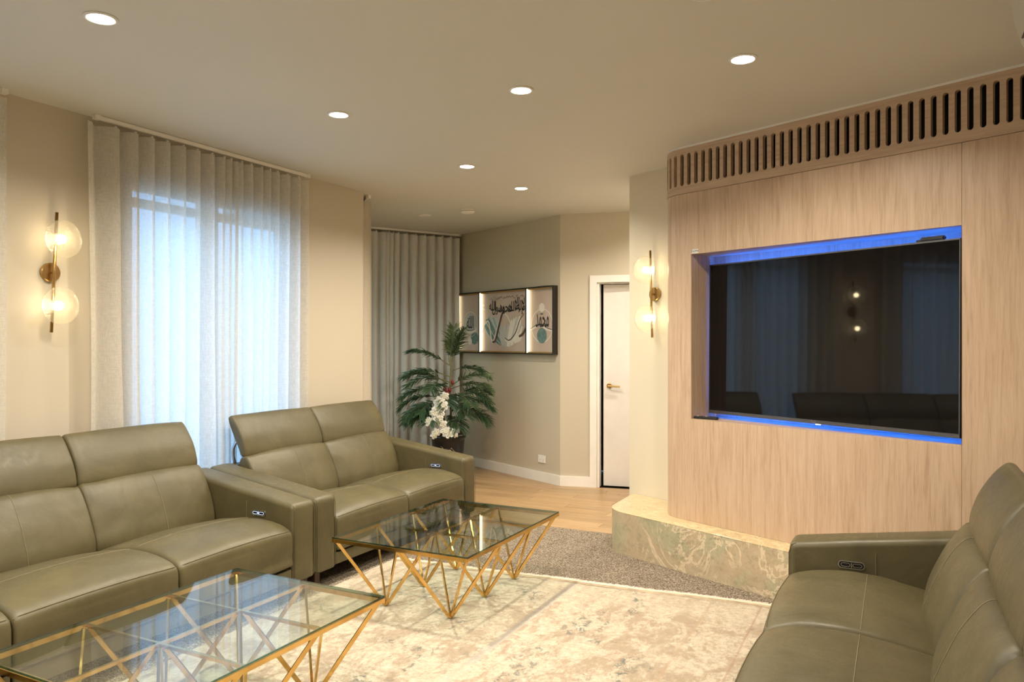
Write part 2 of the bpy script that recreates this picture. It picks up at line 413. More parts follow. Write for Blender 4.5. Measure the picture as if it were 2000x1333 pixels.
# added enclosure keeping sky out of the door gap, coloured near-black as shade
def P2(s, off): v = DP+DD*s-DN*off; return (v.x, v.y)
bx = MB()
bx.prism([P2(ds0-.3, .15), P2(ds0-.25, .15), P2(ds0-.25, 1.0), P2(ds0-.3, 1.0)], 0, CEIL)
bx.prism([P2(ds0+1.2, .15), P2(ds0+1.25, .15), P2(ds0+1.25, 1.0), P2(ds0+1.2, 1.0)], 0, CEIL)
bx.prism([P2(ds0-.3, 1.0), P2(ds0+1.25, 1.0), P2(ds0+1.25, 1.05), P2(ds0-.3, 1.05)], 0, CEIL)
struct('wall_behind_door', bx, plain('unlit_room_shade', (.03, .04, .05), .8))
struct('wall_pillar', MB().prism([(-1.86, 5.66), (-1.30, 5.38), (.70, 4.56), (.9, 7.9), (-1.1, 7.9), (-1.12, 7.42), (-1.45, 6.6)], 0, CEIL), pillar_m)
struct('wall_right', MB().box(.62, -2.5, 0, .78, 4.62, CEIL), wall_m)
struct('wall_behind', MB().box(-4.25, -2.66, 0, .78, -2.5, CEIL), wall_m)

# baseboards
def skirting(name, p, q, nrm, s0=0, s1=None):
    p = Vector(p); q = Vector(q); d = (q-p).normalized(); L = (q-p).length if s1 is None else s1
    a = p+d*s0; b = p+d*L; n = Vector(nrm)*.016
    return struct(name, MB().prism([a[:], b[:], (b+n)[:], (a+n)[:]], 0, .1), white_m)
skirting('baseboard_back', BP, BQ, BN)
skirting('baseboard_door', DP, DQ, DN, 0, ds0-.075)
struct('baseboard_left', MB().box(WX, -2.5, 0, WX+.016, 5.18, .1), white_m)
struct('baseboard_right', MB().box(.604, -2.5, 0, .62, 4.0, .1), white_m)
# door architrave
ar = MB()
for s0, s1, z0, z1 in ((ds0-.08, ds0-.012, 0, DH+.075), (ds0+DW, ds0+DW+.068, 0, DH+.075), (ds0-.012, ds0+DW, DH+.005, DH+.075)):
    a, b = DP+DD*s0, DP+DD*s1
    ar.prism([a[:], b[:], (b+DN*.02)[:], (a+DN*.02)[:]], z0, z1)
struct('trim_1', ar, white_m)
# the jamb lining steps back inside the opening
jb = MB()
a, b = DP+DD*(ds0-.012), DP+DD*(ds0+.012)
jb.prism([a[:], b[:], (b-DN*.14)[:], (a-DN*.14)[:]], 0, DH)
a, b = DP+DD*(ds0+.012), DP+DD*(ds0+DW)
jb.prism([a[:], b[:], (b-DN*.14)[:], (a-DN*.14)[:]], DH-.006, DH+.005)
struct('trim_2', jb, white_m)
# door leaf, standing slightly ajar
door = bpy.data.objects.new('door_1', None); C.objects.link(door); door['kind'] = 'structure'
hinge = DP+DD*(ds0+DW-.005)-DN*.06
door.location = (hinge.x, hinge.y, 0); door.rotation_euler = (0, 0, math.atan2(DD.y, DD.x)-math.radians(2.0))
MB().box(-.795, -.0, .006, 0, .038, DH-.012).build('leaf', door_m, door, bevel=.002)
hd = MB().lathe([(.0, 0), (.026, 0), (.026, .008), (.022, .010), (0, .010)], 24, Matrix.Rotation(PI/2, 3, 'X'), (-.735, 0, 1.015))
hd.tube([(-.735, -.008, 1.015), (-.735, -.05, 1.015)], .010, 12)
hd.tube([(-.742, -.048, 1.015), (-.70, -.05, 1.013), (-.62, -.05, 1.010)], .0095, 12, rs=[.010, .0098, .0085])
hd.build('door_handle', brass, door, smooth=False)

# ------------------------------------------------------------------ timber floor, every plank its own piece
def clip(poly, px, py, nx, ny):
    out = []
    for i in range(len(poly)):
        a, b = poly[i], poly[(i+1) % len(poly)]
        da = (a[0]-px)*nx+(a[1]-py)*ny; db = (b[0]-px)*nx+(b[1]-py)*ny
        if da >= 0: out.append(a)
        if da*db < 0:
            t = da/(da-db); out.append((a[0]+(b[0]-a[0])*t, a[1]+(b[1]-a[1])*t))
    return out
def plank(poly, rot=0):
    if len(poly) < 3: return
    cx = sum(p[0] for p in poly)/len(poly); cy = sum(p[1] for p in poly)/len(poly)
    ca, sa = math.cos(-rot), math.sin(-rot)
    lp = [((x-cx)*ca-(y-cy)*sa, (x-cx)*sa+(y-cy)*ca) for x, y in poly]
    area = abs(sum(lp[i][0]*lp[(i+1)%len(lp)][1]-lp[(i+1)%len(lp)][0]*lp[i][1] for i in range(len(lp))))/2
    if area < .0003: return
    o = MB().prism(lp, -.013, 0).build('plank', plank_m, floor, bevel=.0008, seg=1)
    o.location = (cx, cy, 0); o.rotation_euler = (0, 0, rot)
g = .0012; PW = .138
off = .27
bp2 = BP+BN*off; dp2 = DP+DN*off
MV = (BN+DN).normalized(); CUT = Vector((-MV.y, MV.x)); CUT = CUT if CUT.dot(DD) > 0 else -CUT
y = 5.47+PW
row = 0
while y < 7.9:
    x = -5.7+(-(row*.43) % 1.2)-1.2
    while x < -1.0:
        poly = [(x+g, y+g), (x+1.2-g, y+g), (x+1.2-g, y+PW-g), (x+g, y+PW-g)]
        for side_ in (-1, 1):
            pp_ = clip(poly, BQ.x, BQ.y, CUT.x*side_, CUT.y*side_)
            if pp_: pp_ = clip(pp_, bp2.x, bp2.y, BN.x, BN.y) if side_ < 0 else clip(pp_, dp2.x, dp2.y, DN.x, DN.y)
            if pp_ and max(p[0] for p in pp_) > -5.0 and min(p[0] for p in pp_) < -1.1: plank(pp_)
        x += 1.2
    y += PW; row += 1
x = -5.2
while x < -1.3:
    plank([(x+g, 5.47+g), (x+.95-g, 5.47+g), (x+.95+PW-g, 5.47+PW-g), (x+PW+g, 5.47+PW-g)]); x += .95
for (P, D, N, L) in ((BP, BD, BN, (BQ-BP).length), (DP, DD, DN, 1.9)):
    rot = math.atan2(D.y, D.x)
    for wI in range(2):
        s = -.1-(.5*wI); o0, o1 = off/2*wI, off/2*(wI+1)
        while s < L:
            a = P+D*(s+g)+N*(o0+g); b = P+D*(s+1.1-g)+N*(o0+g); c2 = P+D*(s+1.1-g)+N*(o1-g); d2 = P+D*(s+g)+N*(o1-g)
            poly = [a[:], b[:], c2[:], d2[:]]
            bis = (BN-DN)
            # mitre at the corner between the two walls
            mv = (BN+DN).normalized(); cut = Vector((-mv.y, mv.x))
            if cut.dot(D) < 0: cut = -cut
            if P is BP: poly = clip(poly, BQ.x, BQ.y, -cut.x, -cut.y)
            else: poly = clip(poly, BQ.x, BQ.y, cut.x, cut.y)
            if poly: plank(poly, rot)
            s += 1.1

# ------------------------------------------------------------------ ceiling fittings
def downlight(x, y, lit, label, group=None):
    t = thing('downlight', label, 'ceiling light', (x, y, CEIL), group=group)
    n = 40
    MB().lathe([(.050, -.001), (.050, -.006), (.056, -.008), (.063, -.004), (.064, -.0005)], n).build('trim_ring', white_m, t, smooth=True)
    MB().lathe([(.0, -.0012), (.0505, -.0012), (.0505, -.0045), (0, -.0045)], n).build('diffuser', disc_m if lit else white_m, t)
    return t
LIT = [(-2.855, 1.963, 'lit round downlight nearest the upper left corner of the ceiling'),
       (-2.855, 3.417, 'lit round downlight in the ceiling in front of the tall sheer curtain'),
       (-1.737, 3.513, 'lit round downlight in the middle of the living room ceiling'),
       (-.636, 3.588, 'lit round downlight nearest the slotted oak grille'),
       (-2.852, 4.861, 'lit round downlight near the wall corner by the strip of curtain'),
       (-2.852, 5.769, 'farthest lit round downlight, over the timber floor')]
k_ = CEIL-1.465
for x, y, lb in LIT:
    f = k_/(2.765-1.465); downlight(x*f, y*f, True, lb, 'lit ceiling downlights')
    ld = bpy.data.lights.new('downlight_beam', 'AREA'); ld.shape = 'DISK'; ld.size = .095; ld.energy = DOWNLIGHT_W; ld.color = WARM; ld.spread = math.radians(150)
    lo = bpy.data.objects.new('downlight_beam', ld); C.objects.link(lo); lo.location = (x*f, y*f, CEIL-.0095)
# added unseen downlights filling in light from behind the camera and the pillar
for x, y, lb in ((-2.8, .4, 'added unseen downlight outside the picture, in the ceiling near the second sheer curtain'), (-1.7, 1.6, 'added unseen downlight above the picture, over the nearer glass table'),
                 (-2.8, -1.2, 'added unseen downlight behind the viewpoint, near the left wall'), (-.6, -1.0, 'added unseen downlight behind the viewpoint, near the right wall'),
                 (-1.70, 6.55, 'added unseen downlight behind the pillar, brightening the white door'),
                 (-1.7, -.2, 'added unseen downlight beside the viewpoint, in the middle of the ceiling')):
    downlight(x, y, True, lb, 'lit ceiling downlights')
    ld = bpy.data.lights.new('downlight_beam', 'AREA'); ld.shape = 'DISK'; ld.size = .095; ld.energy = DOWNLIGHT_W; ld.color = WARM; ld.spread = math.radians(150)
    lo = bpy.data.objects.new('downlight_beam', ld); C.objects.link(lo); lo.location = (x, y, CEIL-.0095)
downlight(-.632, 2.80, False, 'unlit round downlight cut by the top edge of the picture')
downlight(-4.284, 6.46, False, 'unlit round downlight in the ceiling over the palm')
sd = thing('smoke_detector', 'round white smoke detector on the ceiling before the far wall', 'smoke detector', (-3.73, 6.37, CEIL))
MB().lathe([(.0, -.001), (.072, -.001), (.074, -.006), (.072, -.014), (0, -.014)], 40).build('base', white_m, sd, smooth=False)
MB().lathe([(.0, -.014), (.060, -.014), (.070, -.019), (.069, -.028), (.054, -.038), (.02, -.041), (0, -.041)], 40).build('cover', white_m, sd, smooth=True)

# ------------------------------------------------------------------ curtains
def curtain(name, edges, p, d, nrm, ztop, zbot, mat, label, amp=.036, group=None, seed=0, spread=0.0, drift=0.0):
    p = Vector(p); d = Vector(d).normalized(); n = Vector(nrm).normalized(); rnd = random.Random(seed)
    cols = []; K = 14
    for i in range(len(edges)-1):
        a, b = edges[i], edges[i+1]; pit = b-a
        A = min(amp, .31*pit)
        for k in range(K): cols.append((a+pit*k/K, 2*PI*k/K, A, i))
    cols.append((edges[-1], 0.0, cols[-1][2], len(edges)-2))
    A_s = [c[2] for c in cols]
    A_s = [np.mean(A_s[max(0, i-5):i+6]) for i in range(len(cols))]
    s_mid = (edges[0]+edges[-1])/2
    Rz = 30; vs = []; uv = []
    arc = [0]
    for i in range(1, len(cols)):
        arc.append(arc[-1]+math.hypot(cols[i][0]-cols[i-1][0], A_s[i]*(math.cos(cols[i][1])-math.cos(cols[i-1][1]))))
    for j in range(Rz+1):
        t = j/Rz; z = ztop+(zbot-ztop)*t
        for i, (s, ph, A, fi) in enumerate(cols):
            wob = mnoise.noise(Vector((s*6+seed, z*.9, seed)))*.018*t
            ss = s + (s-s_mid)*spread*t + drift*t + wob + .014*t*math.sin(s*9+seed) + (.012*math.sin(ph) if t > .02 else .012*math.sin(ph))
            aa = A_s[i]*(1+.22*t)*(1+.35*t*mnoise.noise(Vector((fi*3.1+seed, z*.7, 1))))
            o = aa*math.cos(ph + .5*t*mnoise.noise(Vector((fi*1.7, z, seed))))
            q = p+d*ss+n*o
            vs.append((q.x, q.y, z)); uv.append((arc[i], z))
    m = len(cols)
    fs = [(j*m+i, (j+1)*m+i, (j+1)*m+i+1, j*m+i+1) for j in range(Rz) for i in range(m-1)]
    root = thing(name, label, 'curtain', (p+d*s_mid).to_3d()[:], group=group)
    off_ = root.location
    vs = [(v[0]-off_.x, v[1]-off_.y, v[2]) for v in vs]
    o = mesh('fabric', vs, fs, mat, root, True)
    ul = o.data.uv_layers.new(name='UVMap')
    li = [l.vertex_index for l in o.data.loops]
    ul.data.foreach_set('uv', [c for i in li for c in uv[i]])
    # heading tape across the top, slightly proud
    # stitched hem lines along the heading
    hz = [j for j in range(1)]
    hooks = MB()
    for e in edges[1:-1]:
        q = p+d*(e+.02)-off_.to_2d()
        hooks.box(q.x-.006, q.y-.006, ztop-.01, q.x+.006, q.y+.006, ztop+.018)
    tag(hooks.build('glider', white_m, root), kind='stuff')
    return root
def rail(name, p, q, label):
    p = Vector(p); q = Vector(q); m = (p+q)/2
    r = thing(name, label, 'curtain rail', (m.x, m.y, CEIL))
    d = (q-p).normalized()
    MB().bar((p-m).to_3d()+Vector((0,0,-.014)), (q-m).to_3d()+Vector((0,0,-.014)), .024, .024).build('track', white_m, r, bevel=.003)
    for e in (p, q):
        v = (e-m).to_3d(); MB().box(v.x-.016, v.y-.016, -.028, v.x+.016, v.y+.016, -.001).build('end_cap', white_m, r)
    return r
CXc = -4.035
E1 = [2.69, 2.81, 2.935, 3.045, 3.153, 3.27, 3.377, 3.494, 3.593, 3.651, 3.720]
E2 = [3.700, 3.745, 3.827, 3.926, 4.003, 4.078, 4.18, 4.291, 4.39]
E1 = [v*1.013 for v in E1]; E2 = [v*1.013 for v in E2]; E1[0] = 2.672
curtain('sheer_curtain', E1, (CXc, 0), (0, 1), (1, 0), 2.69, .015, sheer_m, 'near half of the tall linen sheer, beside the left wall lamp', seed=1, spread=-.06)
curtain('sheer_curtain', E2, (CXc, 0), (0, 1), (1, 0), 2.69, .015, sheer_m, 'far half of the tall linen sheer, ending at bare beige wall', seed=5, drift=-.03)
rail('curtain_rail', (CXc, 2.75), (CXc, 4.465), 'thin white rail over the tall sheer curtain left of the middle')
E0 = [.25+.128*i for i in range(15)]; E0.append(2.245)
curtain('sheer_curtain', E0, (CXc, 0), (0, 1), (1, 0), 2.69, .015, sheer_m, 'sheer curtain cut by the left edge of the picture', seed=9)
rail('curtain_rail', (CXc, .22), (CXc, 2.25), 'thin white curtain rail at the left edge of the picture')
# curtain just past the wall corner
dA = Vector((-5.62+4.25, 6.40-5.185)).normalized(); nA = Vector((-dA.y, dA.x)); nA = nA if nA.x > 0 else -nA
curtain('side_curtain', [0]+[.10+.105*i for i in range(6)], (-4.145, 5.345), dA[:], nA[:], 2.69, .015, cream_cloth,
        'narrow strip of cream curtain just past the wall corner', seed=3, amp=.04)
rail('curtain_rail', (-4.14, 5.35), tuple(Vector((-4.14, 5.35))+dA*1.3), 'curtain rail hidden behind the wall corner')
# far curtain
FA = Vector((-5.40, 6.52)); FB = Vector((-4.679, 7.794)); dF = (FB-FA).normalized(); nF = Vector((dF.y, -dF.x))
ys = [6.846, 6.954, 6.986, 7.03, 7.085, 7.174, 7.275, 7.378, 7.477, 7.577, 7.678, 7.781]
ef = [(yy-FA.y)/dF.y for yy in ys]; ef = [.03, .15, .26]+ef
curtain('lined_curtain', ef, FA[:], dF[:], nF[:], 2.69, .015, lined_m, 'grey full-height curtain behind the palm, left of the framed art', seed=11, amp=.034)
rail('curtain_rail', FA[:], FB[:], 'thin pale rail over the grey far curtain')

# ------------------------------------------------------------------ the media wall
P0 = Vector((-1.128, 4.90)); D0 = Vector((1, -.435)).normalized(); N0 = Vector((-D0.y, D0.x))   # N0 away from camera
SCN = -.3077; R_ = .20; ang = math.acos(D0.y*-1) if False else math.radians(66.5)
sA = SCN+R_*math.tan(ang/2); arcL = R_*ang
def path(s, off=0.0):
    """point on the oak face, off = distance behind the face"""
    if s >= sA: q = P0+D0*s+N0*off; return q
    cen = P0+D0*sA+N0*R_
    if s >= sA-arcL:
        th = (sA-s)/R_
        # start direction from the centre is -N0, turning towards the back
        v = Vector((-N0.x, -N0.y)); c_, s_ = math.cos(-th), math.sin(-th)
        v = Vector((v.x*c_-v.y*s_, v.x*s_+v.y*c_))
        return cen+v*(R_-off)
    e = path(sA-arcL, off); th = arcL/R_
    t = -D0; c_, s_ = math.cos(-th), math.sin(-th); t = Vector((t.x*c_-t.y*s_, t.x*s_+t.y*c_))
    return e+t*(sA-arcL-s)
media = thing('media_wall', 'pale oak curved feature wall with slotted grille around the television recess', 'feature wall', (P0.x, P0.y, 0))
def local(v, z, o=P0): return (v.x-o.x, v.y-o.y, z)
S_END = 1.90; S_BEG = sA-arcL-.245
ss = [S_BEG, sA-arcL]+[sA-arcL+arcL*i/14 for i in range(1, 15)]
NS0, NS1, NZ0, NZ1 = -.0805, 1.531, .957, 2.031
BAND = 2.435; NDEP = .255
def panel(name, svals, z0, z1, mat, off0=0, thick=.03, holes=None):
    """curved slab following the path, UV = (s, z)"""
    mb_v, mb_f, uvs = [], [], []
    def quad(pts, uv):
        n = len(mb_v); mb_v.extend(pts); mb_f.append((n, n+1, n+2, n+3)); uvs.extend(uv)
    zs = sorted(set([z0, z1]+([h for hh in (holes or []) for h in hh[2:]])))
    S = svals
    for i in range(len(S)-1):
        a, b = S[i], S[i+1]
        for j in range(len(zs)-1):
            za, zb = zs[j], zs[j+1]
            if any(a >= h[0]-1e-6 and b <= h[1]+1e-6 and za >= h[2]-1e-6 and zb <= h[3]+1e-6 for h in (holes or [])): continue
            A, B = path(a, off0), path(b, off0)
            quad([local(A, za), local(B, za), local(B, zb), local(A, zb)], [(a, za), (b, za), (b, zb), (a, zb)])
        for zz in (z0, z1):
            A, B, A2, B2 = path(a, off0), path(b, off0), path(a, off0+thick), path(b, off0+thick)
            quad([local(A, zz), local(B, zz), local(B2, zz), local(A2, zz)], [(a, zz), (b, zz), (b, zz+thick), (a, zz+thick)])
    for e in (S[0], S[-1]):
        A, A2 = path(e, off0), path(e, off0+thick)
        quad([local(A, z0), local(A2, z0), local(A2, z1), local(A, z1)], [(e, z0), (e+thick, z0), (e+thick, z1), (e, z1)])
    o = mesh(name, mb_v, mb_f, mat, media)
    ul = o.data.uv_layers.new(name='UVMap'); ul.data.foreach_set('uv', [c for u in uvs for c in u])
    bm = bmesh.new(); bm.from_mesh(o.data); bmesh.ops.remove_doubles(bm, verts=bm.verts[:], dist=.0002)
    bmesh.ops.recalc_face_normals(bm, faces=bm.faces[:]); 
    for f in bm.faces: f.smooth = abs(f.normal.z) < .5 and False
    bm.to_mesh(o.data); bm.free()
    return o
sv = ss+[sA+.02, NS0, NS1]
panel('oak_panel', sv, .29, BAND-.002, oak_v, holes=[(NS0, NS1, NZ0, NZ1)])
panel('oak_panel', [NS1+.0016, S_END], .29, BAND-.002, oak_v)
# recess lining
def lining():
    vs, fs, uv = [], [], []
    def q(pts, u): n = len(vs); vs.extend(pts); fs.append((n, n+1, n+2, n+3)); uv.extend(u)
    a, b = NS0, NS1
    A, B, A2, B2 = path(a), path(b), path(a, NDEP), path(b, NDEP)
    q([local(A, NZ0), local(A2, NZ0), local(A2, NZ1), local(A, NZ1)], [(a, NZ0), (a+NDEP, NZ0), (a+NDEP, NZ1), (a, NZ1)])
    q([local(B2, NZ0), local(B, NZ0), local(B, NZ1), local(B2, NZ1)], [(b, NZ0), (b+NDEP, NZ0), (b+NDEP, NZ1), (b, NZ1)])
    q([local(A, NZ0), local(B, NZ0), local(B2, NZ0), local(A2, NZ0)], [(0, a), (0, b), (NDEP, b), (NDEP, a)])
    q([local(A2, NZ1), local(B2, NZ1), local(B, NZ1), local(A, NZ1)], [(NDEP, a), (NDEP, b), (0, b), (0, a)])
    q([local(A2, NZ0), local(B2, NZ0), local(B2, NZ1), local(A2, NZ1)], [(a, NZ0), (b, NZ0), (b, NZ1), (a, NZ1)])
    o = mesh('recess_lining', vs, fs, oak_v, media)
    ul = o.data.uv_layers.new(name='UVMap'); ul.data.foreach_set('uv', [c for u_ in uv for c in u_])
lining()
# slotted grille
def grille():
    pitch = .0556; hw = .0140; zc0, zc1 = 2.486, 2.695; dep = .028; OFF = -.004
    vs, fs, uv = [], [], []
    def V(s, z, off): q = path(s, off); vs.append(local(q, z)); uv.append((s, z+off)); return len(vs)-1
    n = 8; s0 = -.097-pitch*6; cells = []
    s = s0
    while s+pitch/2 < S_END: cells.append(s); s += pitch
    zb, zt = BAND, CEIL-.012
    for c in cells:
        # capsule outline (counter-clockwise) and matching outer outline
        cap, out = [], []
        for k in range(n+1):   # top semicircle, right -> left
            th = PI*k/n; cap.append((c+hw*math.cos(th), zc1-hw+hw*math.sin(th)))
            out.append((c+pitch/2*(1-2*k/n), zt))
        for k in range(n+1):
            th = PI+PI*k/n; cap.append((c+hw*math.cos(th), zc0+hw+hw*math.sin(th)))
            out.append((c-pitch/2*(1-2*k/n), zb))
        ic = [V(a, b, OFF) for a, b in cap]; io = [V(a, b, OFF) for a, b in out]; ib = [V(a, b, OFF+dep) for a, b in cap]
        m = len(ic)
        for k in range(m):
            k2 = (k+1) % m
            fs.append((io[k], io[k2], ic[k2], ic[k])[::-1]); fs.append((ic[k], ic[k2], ib[k2], ib[k])[::-1])
    # plain face from the first slot back to the pillar
    a = S_BEG; b = cells[0]-pitch/2
    zz = [V(a, zb, OFF), V(b, zb, OFF), V(b, zt, OFF), V(a, zt, OFF)]; fs.append(tuple(zz))
    # lower lip
    allS = [S_BEG]+[c-pitch/2 for c in cells]+[cells[-1]+pitch/2]
    for a, b in zip(allS[:-1], allS[1:]):
        fs.append((V(a, zb, OFF), V(a, zb, OFF+dep), V(b, zb, OFF+dep), V(b, zb, OFF)))
    o = mesh('slotted_grille', vs, fs, oak_h, media)
    ul = o.data.uv_layers.new(name='UVMap'); ul.data.foreach_set('uv', [c for l in o.data.loops for c in uv[l.vertex_index]])
    # black sheet painting in the shade of the cavity behind the slots
    vs, fs = [], []
    for i, s_ in enumerate(allS):
        q = path(max(s_, sA-arcL-.1), .055); vs += [local(q, zb+.01), local(q, zt)]
    for i in range(len(allS)-1): fs.append((2*i, 2*i+2, 2*i+3, 2*i+1))
    mesh('slot_shade_sheet', vs, fs, dark_m, media)
    tr = MB()
    for a, b in zip(allS[:-1], allS[1:]):
        A, B, A2, B2 = path(a, OFF-.004), path(b, OFF-.004), path(a, .03), path(b, .03)
        tr.prism([local(A, 0)[:2], local(B, 0)[:2], local(B2, 0)[:2], local(A2, 0)[:2]], CEIL-.012, CEIL-.0005)
    tr.build('cornice_strip', white_m, media)
grille()
def text_mesh(body, size, mat, name, parent, mtx, extrude=.0006, sx=1.0, sy=1.0, spacing=1.0, bold=0.0):
    c = bpy.data.curves.new(name, 'FONT'); c.body = body; c.size = size; c.extrude = extrude; c.align_x = 'CENTER'; c.align_y = 'CENTER'; c.space_character = spacing; c.offset = bold
    o = bpy.data.objects.new(name, c); C.objects.link(o); bpy.context.view_layer.update()
    me = bpy.data.meshes.new_from_object(o.evaluated_get(bpy.context.evaluated_depsgraph_get()))
    bpy.data.objects.remove(o); me.transform(mtx @ Matrix.Diagonal((sx, sy, 1, 1)))
    me.materials.clear()
    return link_mesh(name, me, mat, parent)
def frame_mtx(origin, xdir, zoff=0):
    """text plane: local x -> xdir (2d, unit), local y -> up, facing = to the viewer side"""
    x = Vector((xdir[0], xdir[1], 0)).normalized(); y = Vector((0, 0, 1)); z = x.cross(y)
    return Matrix(((x.x, y.x, z.x, origin[0]), (x.y, y.y, z.y, origin[1]), (x.z, y.z, z.z, origin[2]), (0, 0, 0, 1)))
paper_m = plain('white_sticker', (.8, .8, .78), .5)
ink_m = plain('black_ink', (.015, .012, .012), .5)
sq = path(-.05, -.0006); s_o = Vector((sq.x-P0.x, sq.y-P0.y, 2.048))
mt = frame_mtx(s_o, D0)
stk = mesh('sticker', [mt @ Vector(v) for v in ((-.026,-.013,0), (.026,-.013,0), (.026,.013,0), (-.026,.013,0))], [(0,1,2,3)], paper_m, media)
stk['label'] = 'small white sticker with black letters'
text_mesh('DUMA', .020, ink_m, 'lettering', stk, mt @ Matrix.Translation((0, 0, .0004)), .0002)

# television: turned a little in its recess
tv_rot = math.radians(6.1)
ca, sa_ = math.cos(-tv_rot), math.sin(-tv_rot)
TD = Vector((D0.x*ca-D0.y*sa_, D0.x*sa_+D0.y*ca)); TN = Vector((-TD.y, TD.x))
tl = P0+D0*(-.0625)+N0*.165
TVW, TVH, TVZ0 = 1.597, .982, .988
tv = thing('television', 'large black flat television recessed in the oak wall with blue backlight', 'television', (tl.x, tl.y, TVZ0), math.atan2(TD.y, TD.x))
tv.rotation_euler[0] = math.radians(-.45)
# local frame: x along the screen, y away from camera
def tb(x0, y0, z0, x1, y1, z1, n, m, bev=.0, par=None):
    return MB().box(x0, y0, z0, x1, y1, z1).build(n, m, par or tv, bevel=bev)
bez_m = plain('gunmetal_bezel', (.16, .155, .15), .35, .8)
tb(.0, .004, .0, TVW, .035, TVH, 'housing', black_plastic, .002)
tb(.008, .0, .022, TVW-.008, .0038, TVH-.009, 'screen', (lambda M: M.done(M.bsdf(M.ramp(M.noise(M.coord(), 2, 2), [(.3, (.004,.004,.0045)), (.7, (.006,.0055,.006))]), .03, Specular_IOR_Level=.38)))(Mat('screen_glass')))
tb(.0, -.004, .0, TVW, .004, .021, 'bottom_bezel', bez_m, .0015)
tb(.0, -.002, TVH-.008, TVW, .004, TVH, 'top_bezel', bez_m, .001)
tb(.0, -.002, .0215, .006, .004, TVH-.0085, 'side_bezel', bez_m, .001)
tb(TVW-.006, -.002, .0215, TVW, .004, TVH-.0085, 'side_bezel', bez_m, .001)
text_mesh('TCL', .020, plain('logo_silver', (.8, .8, .8), .2, 1), 'logo', tv, Matrix(((1,0,0,.79), (0,0,-1,-.0045), (0,1,0,.0105), (0,0,0,1))), .0003)
led = MB().box(.80, .0, -.005, .83, .006, -.0005).build('indicator', emit('white_indicator', (.8, .9, 1), 4), tv)
for a in ((.05, .045, .05, TVW-.05, .052, .062), (.05, .045, TVH-.062, TVW-.05, .052, TVH-.05), (.05, .045, .075, .062, .052, TVH-.075), (TVW-.062, .036, .075, TVW-.05, .043, TVH-.075)):
    tb(*a[:3], *a[3:], 'led_strip', blue_m)
tb(.4, .035, .3, 1.15, .044, .7, 'mount_plate', black_plastic)
wc = thing('webcam', 'small black camera clipped on top of the television, at the right end', 'camera', (tl+TD*1.46).to_3d()[:], math.atan2(TD.y, TD.x))
wc.location.z = TVZ0+TVH
MB().box(-.06, .0, 0, .06, .03, .022).build('body', black_plastic, wc, bevel=.006)
MB().box(-.085, .008, 0, -.055, .028, .012).build('clip', black_plastic, wc, bevel=.003)
rq = path(-.01, .06)
rm = thing('remote_control', 'black remote control lying at the left end of the recess sill', 'remote control', (rq.x, rq.y, NZ0), math.atan2(D0.y, D0.x)+math.radians(12))
MB().box(-.085, -.022, .0015, .085, .022, .017).build('body', black_plastic, rm, bevel=.006, seg=3)
for i in range(4):
    MB().box(-.06+.03*i, -.006, .0165, -.05+.03*i, .006, .019).build('button', paper_m if i in (0, 2) else black_gloss, rm)

# marble plinth
PLD = Vector((1.05, -.465)).normalized(); cor = Vector((-1.822, 5.033)); Rp = .24
pang = math.acos(max(-1, min(1, (-PLD).dot(Vector((0, 1)))))); tl_ = Rp*math.tan(pang/2)
outl = [Vector((.61, 0)) ]
tpar = (.61-cor.x)/PLD.x; outl = [cor+PLD*tpar]
for i in range(1, 10): outl.append(cor+PLD*(tpar+(tl_-tpar)*i/9.0))
st = cor+PLD*tl_; pn = Vector((-PLD.y, PLD.x)); cen = st+pn*Rp
for i in range(1, 17):
    th = -pang*i/16; v = -pn; v = Vector((v.x*math.cos(th)-v.y*math.sin(th), v.x*math.sin(th)+v.y*math.cos(th))); outl.append(cen+v*Rp)
outl.append(Vector((outl[-1].x, 5.60)))
plinth = thing('marble_plinth', 'low curved plinth of green and pink veined marble under the oak wall', 'plinth', (-1.2, 5.0, 0))
back = [(-1.822, 5.637), (-1.35, 5.402), (.61, 4.58)]
def ploc(pts): return [(p[0]+1.2, p[1]-5.0) for p in pts]
full = [v[:] for v in outl]+back
MB().prism(ploc(full), 0, .2832).build('riser', marble_m, plinth)
full2 = [v[:] for v in outl]+back
MB().prism(ploc(full2),   .2838, .289).build('top_slab', marble_lit, plinth, bevel=.001, seg=1)

